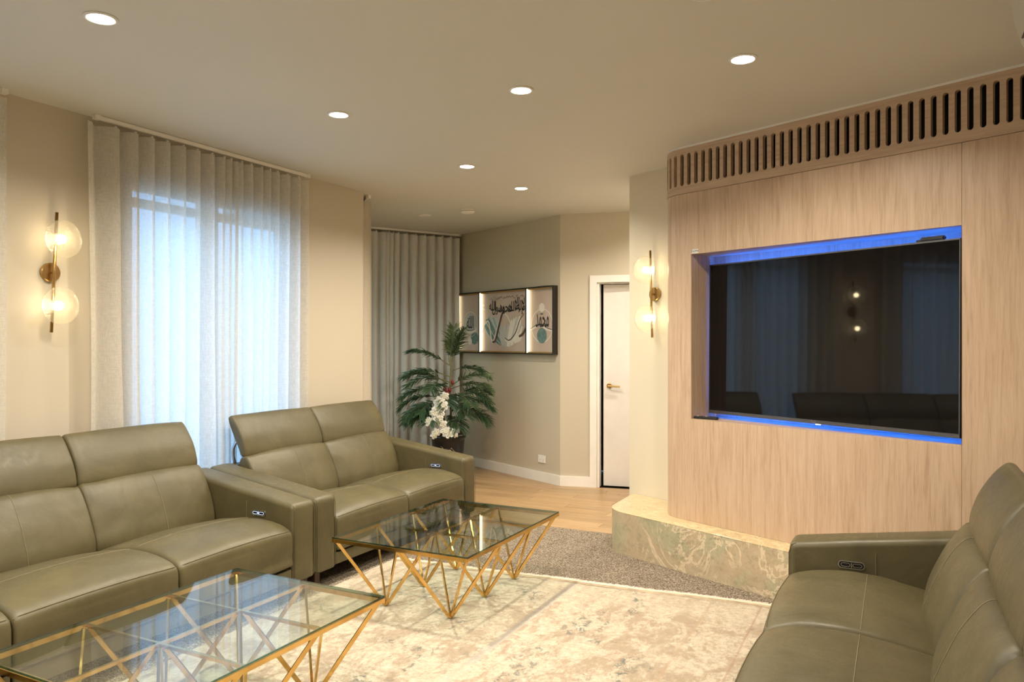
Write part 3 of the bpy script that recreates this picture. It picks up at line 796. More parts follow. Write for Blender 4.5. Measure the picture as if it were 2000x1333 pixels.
# ------------------------------------------------------------------ sconces
def sconce(p, nrm, tilt, label, dg=0.0, ro=.085):
    """p = rod centre projected on wall"""
    n = Vector((nrm[0], nrm[1], 0)).normalized(); t = Vector((-n.y, n.x, 0))
    r = thing('wall_sconce', label, 'wall lamp', p)
    Mx = Matrix((( t.x, n.x, 0), (t.y, n.y, 0), (0, 0, 1)))   # local (along wall, out, up)
    L = lambda a, b, c: Mx @ Vector((a, b, c))
    RY = Mx @ Matrix.Rotation(-PI/2, 3, 'X')
    mb = MB().lathe([(0, .001), (.050, .001), (.052, .004), (.052, .018), (.048, .022), (0, .022)], 40, RY)
    mb.build('backplate', brass, r)
    MB().tube([L(0, .02, 0), L(0, ro, 0)], .007, 12).build('stem', brass, r, smooth=True)
    dx = tilt/2
    MB().tube([L(dx, ro, -.325), L(-dx, ro, .325)], .0085, 16).build('rod', brass, r, smooth=True)
    for zc in (.176, -.181):
        gx = -zc*tilt/.65+dg; rx = gx-dg
        # disc lens facing out, thin double-curved glass
        lens = MB(); prof = []
        for i in range(0, 19):
            a = -PI/2+PI*i/18; prof.append((max(.0005, .102*math.cos(a)), .034*math.sin(a)+(.004 if abs(math.cos(a)) > .9 else 0)*0))
        lens.lathe(prof, 40, RY, L(gx, ro+.072, zc))
        g_ = lens.build('glass_disc', globe_m, r, smooth=True)
        MB().tube([L(rx, ro, zc), L(rx+dg*.4, ro+.030, zc)], .014, 16).build('lamp_holder', brass, r, smooth=True)
        bl = MB(); pr = [(max(.0005, .024*math.cos(-PI/2+PI*i/12)), .024*math.sin(-PI/2+PI*i/12)) for i in range(13)]
        bl.lathe(pr, 20, RY, L(rx+dg*.5, ro+.052, zc)); bl.build('bulb', bulb_m, r, smooth=True)
    return r
sconce((WX, 2.520, 1.836), (1, 0), -.03, 'brass wall lamp with two glass discs on the left wall', .0, .045)
pd = Vector((.56, -.28)).normalized(); pnn = Vector((-.28, -.56)).normalized()
pc = Vector((-1.86, 5.66))+pd*.275
sconce((pc.x, pc.y, 1.815), pnn[:], .02, 'brass wall lamp with two glass discs on the pillar by the door', 0, .050)

# ------------------------------------------------------------------ framed triptych
art = thing('framed_triptych', 'wide three-part framed calligraphy artwork with lit edges on the far wall', 'picture')
aw0 = (Vector((-4.717, 7.845))-BP).dot(BD)+.03; aw1 = (Vector((-3.05, 7.06))-BP).dot(BD)-.035
AL = aw1-aw0; ao = BP+BD*aw0+BN*.002; art.location = (ao.x, ao.y, 1.325); art.rotation_euler = (0, 0, math.atan2(BD.y, BD.x))
AH = .705; AT = .062
# local: x along wall, -y into the room, z up
frame_m = plain('bronze_black_frame', (.025, .022, .02), .35, .4)
lip_m = plain('bronze_lip', (.42, .25, .08), .4, .5)
led_m = emit('warm_white_strip', (1.0, .86, .56), 3.6)
bgm = (lambda M: M.done(M.bsdf(M.ramp(M.noise(M.coord(scale=(1,1,.4)), 5, 5), [(.3, (.50, .395, .33)), (.7, (.60, .475, .40))]), .35)))(Mat('art_print'))
cream_m = plain('print_cream', (.74, .68, .60), .4); teal_m = plain('print_teal', (.12, .21, .20), .4, var=.35, vscale=25)
brown_m = plain('print_brown', (.10, .06, .045), .4); pale_m = plain('print_pale_grey', (.50, .50, .47), .4)
MB().box(0, -.02, 0, AL, -.0, AH).build('backing', frame_m, art)
segs = [(0, .47), (.47, 1.335), (1.335, AL)]
fr_ = .012
for zz in ((0, fr_), (AH-fr_, AH)): MB().box(0, -AT, zz[0], AL, -.02, zz[1]).build('frame_rail', frame_m, art)
for xx in ((0, .010), (segs[0][1]-.008, segs[0][1]+.008), (segs[1][1]-.008, segs[1][1]+.008), (AL-.014, AL)):
    MB().box(xx[0], -AT, fr_, xx[1], -.02, AH-fr_).build('frame_stile', frame_m, art)
for (a, b) in segs:
    x0, x1 = a+.011, b-.013
    MB().box(x0-.002, -.024, fr_, x1+.002, -.021, AH-fr_).build('print', bgm, art)
    MB().box(x0, -.050, AH-fr_-.014, x1, -.025, AH-fr_).build('bronze_lip', lip_m, art)
    MB().box(x0, -.050, fr_, x1, -.025, fr_+.014).build('bronze_lip', lip_m, art)
    MB().box(x0-.001, -AT+.004, fr_+.004, x0+.004, -.026, AH-fr_-.004).build('light_strip', led_m, art)
def apl(pts, name, mat, lay):   # flat printed shape, x/z polygon on the print
    yy = -.0245-.0006*lay
    return mesh(name, [(p[0], yy, p[1]) for p in pts], [tuple(range(len(pts)))], mat, art)
def ribbon(pts, wd, name, mat, lay, n=60):
    P = [Vector(p) for p in pts]; out = []
    def cr(i, t):
        p0, p1, p2, p3 = P[max(i-1, 0)], P[i], P[i+1], P[min(i+2, len(P)-1)]
        return .5*((2*p1)+(p2-p0)*t+(2*p0-5*p1+4*p2-p3)*t*t+(3*p1-p0-3*p2+p3)*t**3)
    seq = [cr(i, k/8) for i in range(len(P)-1) for k in range(8)]+[P[-1]]
    vs, fs = [], []; yy = -.0245-.0006*lay; m = len(seq)
    for i, q in enumerate(seq):
        t = (seq[min(i+1, m-1)]-seq[max(i-1, 0)]).normalized(); nn = Vector((-t.y, t.x)); ww = wd*(.35+.65*math.sin(PI*min(1, max(0, (i+3)/(m+5)))))
        a, b = q+nn*ww/2, q-nn*ww/2; vs += [(a.x, yy, a.y), (b.x, yy, b.y)]
    for i in range(m-1): fs.append((2*i, 2*i+1, 2*i+3, 2*i+2))
    return mesh(name, vs, fs, mat, art)
def ell(cx, cz, rx, rz, n=40, a0=0, a1=2*PI): return [(cx+rx*math.cos(a0+(a1-a0)*i/n), cz+rz*math.sin(a0+(a1-a0)*i/n)) for i in range(n)]
def ringp(cx, cz, r, wd, name, mat, lay):
    vs, fs = [], []; yy = -.0245-.0006*lay; n = 48
    for i in range(n):
        c_, s_ = math.cos(2*PI*i/n), math.sin(2*PI*i/n); vs += [(cx+r*c_, yy, cz+r*s_), (cx+(r-wd)*c_, yy, cz+(r-wd)*s_)]
    for i in range(n): j = (i+1) % n; fs.append((2*i, 2*i+1, 2*j+1, 2*j))
    return mesh(name, vs, fs, mat, art)
# right panel
cx3 = (segs[2][0]+segs[2][1])/2
ringp(cx3, .300, .178, .010, 'printed_ring', cream_m, 1)
apl(ell(cx3, .487, .046, .046), 'printed_disc', cream_m, 2)
apl(ell(cx3, .195, .078, .080), 'printed_disc', teal_m, 2)
ribbon([(cx3-.185, .255), (cx3-.10, .288), (cx3, .298), (cx3+.09, .262), (cx3+.20, .240)], .034, 'printed_ribbon', cream_m, 3)
ribbon([(cx3-.185, .268), (cx3-.10, .302), (cx3, .312), (cx3+.09, .272), (cx3+.20, .252)], .010, 'printed_ribbon', brown_m, 4)
# left panel
cx1 = .245
ringp(cx1, .335, .150, .008, 'printed_ring', cream_m, 1); apl(ell(cx1, .345, .118, .118), 'printed_disc', pale_m, 2)
ribbon([(cx1-.19, .300), (cx1-.10, .270), (cx1, .245), (cx1+.09, .262), (cx1+.12, .295)], .040, 'printed_ribbon', cream_m, 3)
ribbon([(cx1-.19, .312), (cx1-.10, .284), (cx1, .262), (cx1+.10, .280)], .010, 'printed_ribbon', brown_m, 4)
apl(ell(cx1+.085, .172, .075, .072), 'printed_disc', teal_m, 1); apl(ell(cx1-.012, .140, .042, .042), 'printed_disc', cream_m, 2)
# centre panel: fan of feathers and the waving ribbon
c0, c1 = segs[1]; W_ = c1-c0
def fx(f): return c0+.011+(W_-.024)*f
def fz(f): return AH-fr_-(AH-2*fr_)*f
def fan(n_, bases, tips, mats, lay):
    def lerp_path(P, t):
        t *= len(P)-1; i = min(int(t), len(P)-2); u = t-i; return (P[i][0]+(P[i+1][0]-P[i][0])*u, P[i][1]+(P[i+1][1]-P[i][1])*u)
    for k in range(n_):
        t = k/(n_-1); b = lerp_path(bases, t); e = lerp_path(tips, t); wig = .012*math.sin(k*2.1)
        B = (fx(b[0]), fz(b[1])); E_ = (fx(e[0]+wig), fz(e[1]-abs(wig))); m_ = ((B[0]+E_[0])/2-.02*(1-2*t), (B[1]+E_[1])/2-.014)
        ribbon([B, m_, E_], .040, 'printed_feather', mats[min(len(mats)-1, int(t*len(mats)))] if k % 4 else pale_m, lay+.04*k)
mint_m = plain('print_mint', (.30, .40, .37), .4, var=.2, vscale=30)
fan(15, [(.40, .86), (.52, .90), (.58, .88)], [(.07, .62), (.07, .50), (.17, .41), (.30, .42), (.38, .52)], [teal_m, teal_m, mint_m, pale_m], 1)
fan(16, [(.48, .90), (.62, .90), (.76, .82)], [(.44, .58), (.60, .55), (.72, .45), (.84, .42), (.88, .54), (.88, .70)], [pale_m, cream_m, cream_m], 1.8)
ribbon([(fx(.0), fz(.66)), (fx(.08), fz(.52)), (fx(.16), fz(.50)), (fx(.22), fz(.78)), (fx(.26), fz(.83)), (fx(.34), fz(.64)), (fx(.42), fz(.45)), (fx(.50), fz(.37)), (fx(.58), fz(.42)), (fx(.66), fz(.56))], .024, 'printed_ribbon', cream_m, 4)
ribbon([(fx(.24), fz(.83)), (fx(.31), fz(.80)), (fx(.38), fz(.60)), (fx(.46), fz(.38)), (fx(.52), fz(.355))], .034, 'printed_ribbon', brown_m, 5)
ribbon([(fx(.93), fz(.38)), (fx(.84), fz(.48)), (fx(.76), fz(.66)), (fx(.68), fz(.76)), (fx(.60), fz(.80)), (fx(.52), fz(.76))], .014, 'printed_ribbon', brown_m, 5)
ribbon([(fx(.52), fz(.79)), (fx(.62), fz(.83)), (fx(.74), fz(.78)), (fx(.82), fz(.70))], .030, 'printed_ribbon', cream_m, 4)
ribbon([(fx(.82), fz(.74)), (fx(.90), fz(.70)), (fx(1.0), fz(.56))], .032, 'printed_ribbon', brown_m, 5)
for a, b, r_ in ((.04, .215, .014), (.06, .285, .012), (.03, .27, .009)): apl(ell(fx(a), fz(b), r_, r_, 16), 'printed_disc', cream_m, 1)
AMX = lambda x, z, rot=0: Matrix(((1,0,0,x), (0,0,-1,-.0285), (0,1,0,z), (0,0,0,1))) @ Matrix.Rotation(rot, 4, 'Z')
def script(word, x, z, size, sx=1, sy=1, rot=0, name='calligraphy'):
    return text_mesh(word, size, ink_m, name, art, AMX(x, z, rot), .0003, sx, sy, 1.0, .0010)
La, Ilah, Allah, Muh, Ras = '\uFEFB', '\uFEEA\uFEDF\uFE87', '\uFEEA\uFEE0\uFEDF\uFE8D', '\uFEAA\uFEE4\uFEA4\uFEE3', '\uFEDD\uFEEE\uFEB3\uFEAD'
zt_ = fz(.245)
for wd_, f_, sz, sx_, sy_, dz in ((La, .915, .14, .75, 1.35, 0), (Ilah, .845, .115, .8, 1.3, -.008), (La, .775, .14, .75, 1.35, .01), ('\uFE87', .825, .13, .7, 1.2, .02), (Allah, .675, .115, .95, 1.3, -.015),
                                  (Muh, .535, .125, .85, 1.45, -.012), (Ras, .375, .115, .85, 1.35, -.010), (Allah, .25, .115, .95, 1.3, .004)):
    script(wd_, fx(f_), zt_+dz, sz, sx_, sy_)
rr_ = random.Random(3)
dk = MB()
for i in range(34):
    x = fx(.20+.72*i/33); z = fz(.115)+rr_.uniform(-.012, .02); a = rr_.uniform(-.6, .9); l = rr_.uniform(.012, .03)
    dk.box(x-l/2, -.0292, z-.002, x+l/2, -.0286, z+.002) if i % 3 == 0 else dk.add([(x, -.029, z+.007), (x+.006, -.029, z), (x, -.029, z-.007), (x-.006, -.029, z)], [(0,1,2,3)])
dk.build('calligraphy_marks', ink_m, art)
script(Allah, cx1, .350, .15, .8, 1.35); script(Muh, cx3+.01, .375, .155, .62, 1.9)
script('\u0640\u0640', cx1-.03, .425, .07); script('\u0640\u0640', cx3, .44, .07)
MB().box(AL-.26, -.05, AH+.001, AL-.10, -.03, AH+.006).build('hanging_clip', chrome, art)

# wall socket
so = BP+BD*((Vector((-3.305, 7.18))-BP).dot(BD))+BN*.001
sk = thing('wall_socket', 'small white power socket low on the far wall', 'socket', (so.x, so.y, .235), math.atan2(BD.y, BD.x))
MB().box(-.058, -.010, -.040, .058, 0, .040).build('faceplate', white_m, sk, bevel=.003)
for i, xx in enumerate((-.026, .026)):
    s_ = MB()
    for a in (-.5, .5): s_.box(xx+a*.014-.0015, -.0106, -.012, xx+a*.014+.0015, -.0098, -.004)
    s_.box(xx-.0015, -.0106, -.026, xx+.0015, -.0098, -.018); s_.build('slot', black_plastic, sk)
    MB().box(xx-.007, -.013, .010, xx+.007, -.0098, .024).build('switch', white_m, sk)

# air conditioner, high on the right wall
ac = thing('air_conditioner', 'white wall air conditioner at the upper right corner of the picture', 'air conditioner', (.62, 2.98, 2.33))
prof = [(0, .0), (-.10, .0), (-.195, .020), (-.232, .055), (-.258, .11), (-.277, .18), (-.288, .25), (-.292, .31), (-.285, .355), (-.26, .365), (0, .365)]
vs = [(x, y_, z) for y_ in (0, -.92) for x, z in prof]; n = len(prof)
fs = [tuple(range(n)), tuple(range(2*n-1, n-1, -1))]+[(i, n+i, n+(i+1) % n, (i+1) % n) for i in range(n)]
o = mesh('casing', vs, fs, plain('ac_plastic', (.62, .60, .52), .35), ac)
bm = bmesh.new(); bm.from_mesh(o.data); bmesh.ops.recalc_face_normals(bm, faces=bm.faces[:]); bm.to_mesh(o.data); bm.free()
MB().bar((-.262, -.05, .115), (-.262, -.87, .115), .006, .004).build('seam_strip', black_plastic, ac)
MB().bar((-.115, -.06, -.002), (-.115, -.86, -.002), .09, .006).build('vent_flap', white_m, ac)

# ------------------------------------------------------------------ sofas
def cr_closed(pts, n=6):
    out = []; m = len(pts)
    for i in range(m):
        p0, p1, p2, p3 = (np.array(pts[(i+k) % m], float) for k in (-1, 0, 1, 2))
        for k in range(n):
            t = k/n; out.append(.5*((2*p1)+(p2-p0)*t+(2*p0-5*p1+4*p2-p3)*t*t+(3*p1-p0-3*p2+p3)*t**3))
    return np.array(out)
def round_poly(pts, r, n=5):
    out = []; m = len(pts)
    for i in range(m):
        p = np.array(pts[i], float); a = np.array(pts[i-1], float)-p; b = np.array(pts[(i+1) % m], float)-p
        a /= np.linalg.norm(a); b /= np.linalg.norm(b); ri = r[i] if isinstance(r, (list, tuple)) else r
        th = math.acos(np.clip(a@b, -1, 1)); L = ri/math.tan(th/2); s, e = p+a*L, p+b*L
        c = p+(a+b)/np.linalg.norm(a+b)*ri/math.sin(th/2)
        a0 = math.atan2(*(s-c)[::-1]); a1 = math.atan2(*(e-c)[::-1]); d = (a1-a0+PI) % (2*PI)-PI
        for k in range(n+1): q = a0+d*k/n; out.append(c+ri*np.array([math.cos(q), math.sin(q)]))
    # add mid points on long sides so that crown can bend them
    res = []
    for i in range(len(out)):
        p, q = out[i], out[(i+1) % len(out)]; res.append(p); L = np.linalg.norm(q-p); k = int(L/.05)
        for j in range(1, k+1): res.append(p+(q-p)*j/(k+1))
    return np.array(res)
class Cush:
    def __init__(s, prof, y0, y1, r=.03, crown=.0, wfun=None, sag=0, seed=0, wr=.002, ny=22):
        s.P = np.array(prof); m = len(s.P)
        a = sum(s.P[i][0]*s.P[(i+1)%m][1]-s.P[(i+1)%m][0]*s.P[i][1] for i in range(m))
        if a < 0: s.P = s.P[::-1]
        T = np.roll(s.P, -1, 0)-np.roll(s.P, 1, 0); T /= np.linalg.norm(T, axis=1)[:, None]
        s.N = np.stack([T[:, 1], -T[:, 0]], 1)
        s.y0, s.y1, s.r, s.crown, s.seed, s.wr, s.ny = y0, y1, r, crown, seed, wr, ny
        s.w = np.array([wfun(p, n) if wfun else 0 for p, n in zip(s.P, s.N)])
    def pt(s, i, y, lift=0):
        e = min(y-s.y0, s.y1-y); d = 0
        if e < s.r: d = s.r*(1-math.sqrt(max(0, 1-(1-e/s.r)**2)))
        t = (y-s.y0)/(s.y1-s.y0)
        o = -d+s.crown*s.w[i]*(max(0, math.sin(PI*t))**.75)+lift
        q = s.P[i]+s.N[i]*o
        if s.wr:
            v = Vector((q[0]*5+s.seed, y*4.2, q[1]*5)); nn = mnoise.noise(v)+.5*mnoise.noise(v*2.3)
            edge = 1+2.2*math.exp(-e/.05)
            q = q+s.N[i]*nn*s.wr*edge*(1 if d == 0 else .4)
        return (q[0], y, q[1])
    def build(s, name, parent, mat=None, loc=None):
        ks = [0, .15, .4, .7, 1]
        ysl = [s.y0+s.r*k*k if k < 1 else s.y0+s.r for k in (0, .2, .4, .6, .8, 1)]
        mid = [s.y0+s.r+(s.y1-s.y0-2*s.r)*k/s.ny for k in range(1, s.ny)]
        ysr = [s.y1-(v-s.y0) for v in ysl[::-1]]
        Y = ysl+mid+ysr; m = len(s.P)
        vs = [s.pt(i, y) for y in Y for i in range(m)]
        fs = [(j*m+i, j*m+(i+1) % m, (j+1)*m+(i+1) % m, (j+1)*m+i)[::-1] for j in range(len(Y)-1) for i in range(m)]
        # end caps as fans
        for j, fl in ((0, False), (len(Y)-1, True)):
            c = np.mean([vs[j*m+i] for i in range(m)], 0); vs.append(tuple(c)); k = len(vs)-1
            for i in range(m): f = (k, j*m+i, j*m+(i+1) % m); fs.append(f if not fl else f[::-1])
        o = mesh(name, vs, fs, mat or leather, parent, True)
        bm = bmesh.new(); bm.from_mesh(o.data); bmesh.ops.recalc_face_normals(bm, faces=bm.faces[:]); bm.to_mesh(o.data); bm.free()
        return o
    def near(s, x, z): return int(np.argmin(np.linalg.norm(s.P-np.array([x, z]), axis=1)))
    def along(s, i, n=24, ins=.004, lift=.0): return [s.pt(i, s.y0+ins+(s.y1-s.y0-2*ins)*k/n, lift) for k in range(n+1)]
    def across(s, i0, i1, yfun, lift=0):
        m = len(s.P); seq = []; i = i0
        while True:
            seq.append(i); 
            if i == i1: break
            i = (i+1) % m
        return [s.pt(i, yfun(k/(max(1, len(seq)-1))), lift) for k, i in enumerate(seq)]
SEAT = [(0, .19), (.008, .25), (.010, .32), (.007, .365), (-.008, .392), (-.05, .414), (-.13, .432), (-.25, .440), (-.38, .432), (-.50, .412), (-.60, .388), (-.68, .36), (-.70, .30), (-.69, .22), (-.66, .195), (-.4, .188), (-.15, .186)]
BACK = [(-.640, .362), (-.612, .385), (-.614, .44), (-.634, .505), (-.660, .57), (-.690, .63), (-.722, .68), (-.752, .710), (-.785, .708), (-.815, .67), (-.80, .55), (-.775, .42), (-.73, .36), (-.68, .348)]
HEAD = [(-.748, .712), (-.740, .755), (-.752, .83), (-.775, .895), (-.805, .955), (-.832, .988), (-.862, .996), (-.885, .975), (-.880, .92), (-.862, .84), (-.842, .77), (-.82, .722), (-.785, .702)]
def lean(pts, deg, piv=(-.75, .712), thin=.8):
    a = math.radians(deg); out = []
    for x, z in pts:
        dx, dz = (x-piv[0]), z-piv[1]; dx2 = dx*math.cos(a)-dz*math.sin(a); dz2 = dx*math.sin(a)+dz*math.cos(a); out.append((piv[0]+dx2, piv[1]+dz2))
    return out
HEAD2 = lean([(-.748, .712), (-.742, .755), (-.752, .83), (-.775, .895), (-.803, .955), (-.825, .985), (-.845, .990), (-.862, .975), (-.855, .92), (-.830, .84), (-.808, .77), (-.795, .722), (-.772, .703)], 11)
def sofa(n_seats, label, loc, rz=0.0, fwd=0.0):
    SW, AW = .7595, .18; W = n_seats*SW+2*AW
    r = thing('recliner_sofa', label, 'sofa', loc, rz)
    rnd = random.Random(int(abs(loc[1])*100))
    # arms (local y from 0 to W), their tops slope down to the front
    for k, (a, b) in enumerate(((0, AW), (W-AW, W))):
        P = round_poly([(0, .095), (0, .535), (-.90, .665), (-.90, .095)], [.012, .035, .03, .012], 6)
        c = Cush(P, a, b, .028, .004, lambda p, n: 1 if n[1] > .5 or n[0] > .5 else 0, seed=k*3+loc[1], wr=.0012, ny=6)
        arm = c.build('arm', r)
        inner = b if k == 0 else a; sg = 1 if k == 0 else -1
        # piping around the front face
        pp = MB()
        for yy in (a+.012, b-.012):
            pts = [(.0, yy, .11), (.002, yy, .3), (.001, yy, .49), (-.012, yy, .527), (-.03, yy, .536)]
            pp.tube([(x+.0012, y_+(.0 if yy == a+.012 else 0), z) for x, y_, z in pts], .0022, 6)
        pp.build('piping', piping_m, arm)
        st_ = MB()
        for yy, s2 in ((a, -1), (b, 1)):
            e = .0010*s2
            st_.tube([(-.36, yy+e, .12), (-.36, yy+e, .3), (-.36, yy+e, .52), (-.362, yy-s2*.008, .572), (-.364, yy-s2*.028, .5885)], .0016, 6)
        st_.tube([(-.364, a+.028, .5895), (-.364, (a+b)/2, .5935), (-.364, b-.028, .5895)], .0016, 6)
        st_.build('stitching', stitch_m, arm)
        # control panel on the inner side
        def caps(hx, hz, nn=10):
            return [((hx-hz)*(1 if math.cos(t) >= 0 else -1)+hz*math.cos(t), hz*math.sin(t)) for t in [2*PI*(i+.5)/(4*nn) for i in range(4*nn)]]
        def capsule(hx, hz, th, name, mat, par, x=0, z=0, y0_=0, ring=0):
            o_ = caps(hx, hz); m_ = len(o_); vs, fs = [], []
            ya, yb = inner+sg*y0_, inner+sg*(y0_+th)
            if ring:
                i_ = caps(hx-ring, hz-ring)
                for yy_ in (ya, yb): vs += [(x+p, yy_, z+q) for p, q in o_]+[(x+p, yy_, z+q) for p, q in i_]
                for i in range(m_):
                    j = (i+1) % m_; fs += [(2*m_+i, 2*m_+j, 3*m_+j, 3*m_+i), (i, j, 2*m_+j, 2*m_+i), (m_+i, 3*m_+i, 3*m_+j, m_+j)]
            else:
                for yy_ in (ya, yb): vs += [(x+p, yy_, z+q) for p, q in o_]
                fs = [tuple(range(m_, 2*m_))]+[(i, (i+1) % m_, m_+(i+1) % m_, m_+i) for i in range(m_)]
            o2 = mesh(name, vs, fs, mat, par)
            bm = bmesh.new(); bm.from_mesh(o2.data); bmesh.ops.recalc_face_normals(bm, faces=bm.faces[:]); bm.to_mesh(o2.data); bm.free()
            return o2
        cx_, cz_ = -.262, .468
        cp_ = capsule(.054, .0165, .006, 'control_panel', black_gloss, arm, cx_, cz_)
        capsule(.0545, .017, .0065, 'panel_rim', chrome, arm, cx_, cz_, 0, .003)
        lit = emit('switch_light', (.72, .80, 1.0), 1.3) if rz == 0 else chrome
        for q_ in (-.024, .024): capsule(.019, .0085, .0012, 'switch_ring', lit, arm, cx_+q_, cz_, .0062, .0020)
        yy0, yy1 = sorted((inner+sg*.0062, inner+sg*.0074))
        MB().box(cx_-.0015, yy0, cz_-.010, cx_+.0015, yy1, cz_+.010).build('switch_mark', lit, arm)
    # frame
    Fp = round_poly([(-.70, .10), (-.745, .30), (-.835, .65), (-.90, .655), (-.90, .10)], [.01, .01, .012, .012, .01], 4)
    Cush(Fp, AW+.002, W-AW-.002, .01, 0, None, wr=0, ny=4).build('back_frame', r)
    Bp = round_poly([(-.03, .095), (-.03, .186), (-.69, .19), (-.69, .095)], .008, 3)
    Cush(Bp, AW+.002, W-AW-.002, .006, 0, None, wr=0, ny=4).build('base_rail', r)
    Pp = round_poly([(-.004, .105), (-.004, .178), (-.028, .178), (-.028, .105)], .006, 3)
    for x in (-.06, -.84):
        for yy in (.05, W-.05):
            MB().box(x-.025, yy-.025, 0, x+.025, yy+.025, .098).build('leg', leg_m, r, bevel=.004)
    seatP, backP, headP = cr_closed(SEAT, 5), cr_closed([(x+fwd, z) for x, z in BACK], 5), cr_closed([(x-.012+fwd, z) for x, z in HEAD2], 5)
    for k in range(n_seats):
        a = AW+SW*k+.002; b = AW+SW*(k+1)-.002; sd_ = k*7.3+loc[1]
        Cush(Pp, a+.003, b-.003, .01, 0, None, wr=0, ny=4).build('footrest_panel', r)
        c = Cush(seatP, a, b, .024, .022, lambda p, n: max(0, n[1])**.6 if n[1] > .1 else (.35 if n[0] > .5 else 0), seed=sd_, wr=.0028)
        so_ = c.build('seat_cushion', r)
        i = c.near(-.006, .391); MB().tube(c.along(i, 34, .004, .0008), .0026, 6).build('piping', piping_m, so_)
        i = c.near(-.315, .437); MB().tube(c.along(i, 26, .02, .0004), .0015, 6).build('stitching', stitch_m, so_)
        c = Cush(backP, a-.005, b+.005, .020, .036, lambda p, n: max(0, n[0])**.6 if n[0] > .1 else 0, seed=sd_+3, wr=.0042)
        bo = c.build('back_cushion', r)
        ym = a+(b-a)*.52
        i0, i1 = c.near(-.616+fwd, .385), c.near(-.765+fwd, .712)
        mm = len(c.P)
        if (i1-i0) % mm > mm/2: i0, i1 = i1, i0
        MB().tube(c.across(i0, i1, lambda t: ym, .0006), .0017, 6).build('stitching', stitch_m, bo)
        c = Cush(headP, a-.001, b+.001, .020, .016, lambda p, n: max(0, n[0])**.6 if n[0] > .1 else 0, seed=sd_+5, wr=.0022)
        ho = c.build('headrest', r)
        if n_seats == 2:
            for yy in (a+.035, b-.10):
                pts = [(-.842, yy, .80), (-.872, yy, .785), (-.893, yy, .75), (-.895, yy, .70), (-.878, yy, .65)]
                MB().tube([(x-.012, y_, z) for x, y_, z in pts], .011, 8).build('headrest_bracket', steel_m, ho, smooth=True)
    return r
sofa(3, 'olive leather sofa at the far left, under the left wall lamp', (-3.04, 3.429-(3*.7595+.36), 0))
sofa(2, 'olive leather two-seat sofa in front of the tall sheer curtain', (-3.04, 3.437, 0))
sofa(3, 'olive leather sofa at the lower right, in front of the oak wall', (-.447, 3.87, 0), PI, .045)

# ------------------------------------------------------------------ rug
RZ = .013
rc = [(-2.995, 4.165), (-.56, 4.37), (-.50, 1.0), (-2.93, 1.0)]
rug = thing('area_rug', 'cream and tan distressed rug with fringed edge under the glass tables', 'rug')
nx, ny = 24, 24; vs, fs = [], []
for j in range(ny+1):
    for i in range(nx+1):
        u, v = i/nx, j/ny
        a = Vector(rc[3]).lerp(Vector(rc[2]), u); b = Vector(rc[0]).lerp(Vector(rc[1]), u); q = a.lerp(b, v)
        wv_ = .006*math.sin(u*17)+.004*math.sin(u*41+1) if j == ny else 0
        vs.append((q.x, q.y+wv_, RZ-.0015+.0012*mnoise.noise(Vector((q.x*3, q.y*3, 0)))))
for j in range(ny):
    for i in range(nx): fs.append((j*(nx+1)+i, j*(nx+1)+i+1, (j+1)*(nx+1)+i+1, (j+1)*(nx+1)+i))
n = len(vs); per = [i for i in range(nx+1)]+[j*(nx+1)+nx for j in range(1, ny+1)]+[ny*(nx+1)+i for i in range(nx-1, -1, -1)]+[j*(nx+1) for j in range(ny-1, 0, -1)]
for i in per: vs.append((vs[i][0], vs[i][1], .0005))
for k in range(len(per)): k2 = (k+1) % len(per); fs.append((per[k2], per[k], n+k, n+k2))
mesh('pile', vs, fs, rug_m, rug)
hm = MB(); hb = MB(); fr = MB(); rf = random.Random(5)
topi = [ny*(nx+1)+i for i in range(nx+1)]
for a, b in zip(topi[:-1], topi[1:]):
    A, B = Vector(vs[a]), Vector(vs[b])
    hm.add([(A.x, A.y-.016, RZ-.0002), (B.x, B.y-.016, RZ-.0002), (B.x, B.y+.003, RZ-.0002), (A.x, A.y+.003, RZ-.0002)], [(0,1,2,3)])
    hb.add([(A.x, A.y-.055, RZ-.0003), (B.x, B.y-.055, RZ-.0003), (B.x, B.y-.016, RZ-.0003), (A.x, A.y-.016, RZ-.0003)], [(0,1,2,3)])
    for k in range(14):
        t = k/14; q = A.lerp(B, t); L = rf.uniform(.036, .052); w_ = .0044; jx = rf.uniform(-.004, .004)
        fr.add([(q.x-w_, q.y, RZ-.002), (q.x+w_, q.y, RZ-.002), (q.x+w_+jx, q.y+L, .0055), (q.x-w_+jx, q.y+L, .0055)], [(0,1,2,3)])
hm.build('hem', rug_hem_m, rug); hb.build('woven_band', plain('rug_band', (.42, .33, .22), .9, var=.3, vscale=14), rug)
f_ = fr.build('fringe', fringe_m, rug); f_['kind'] = 'stuff'

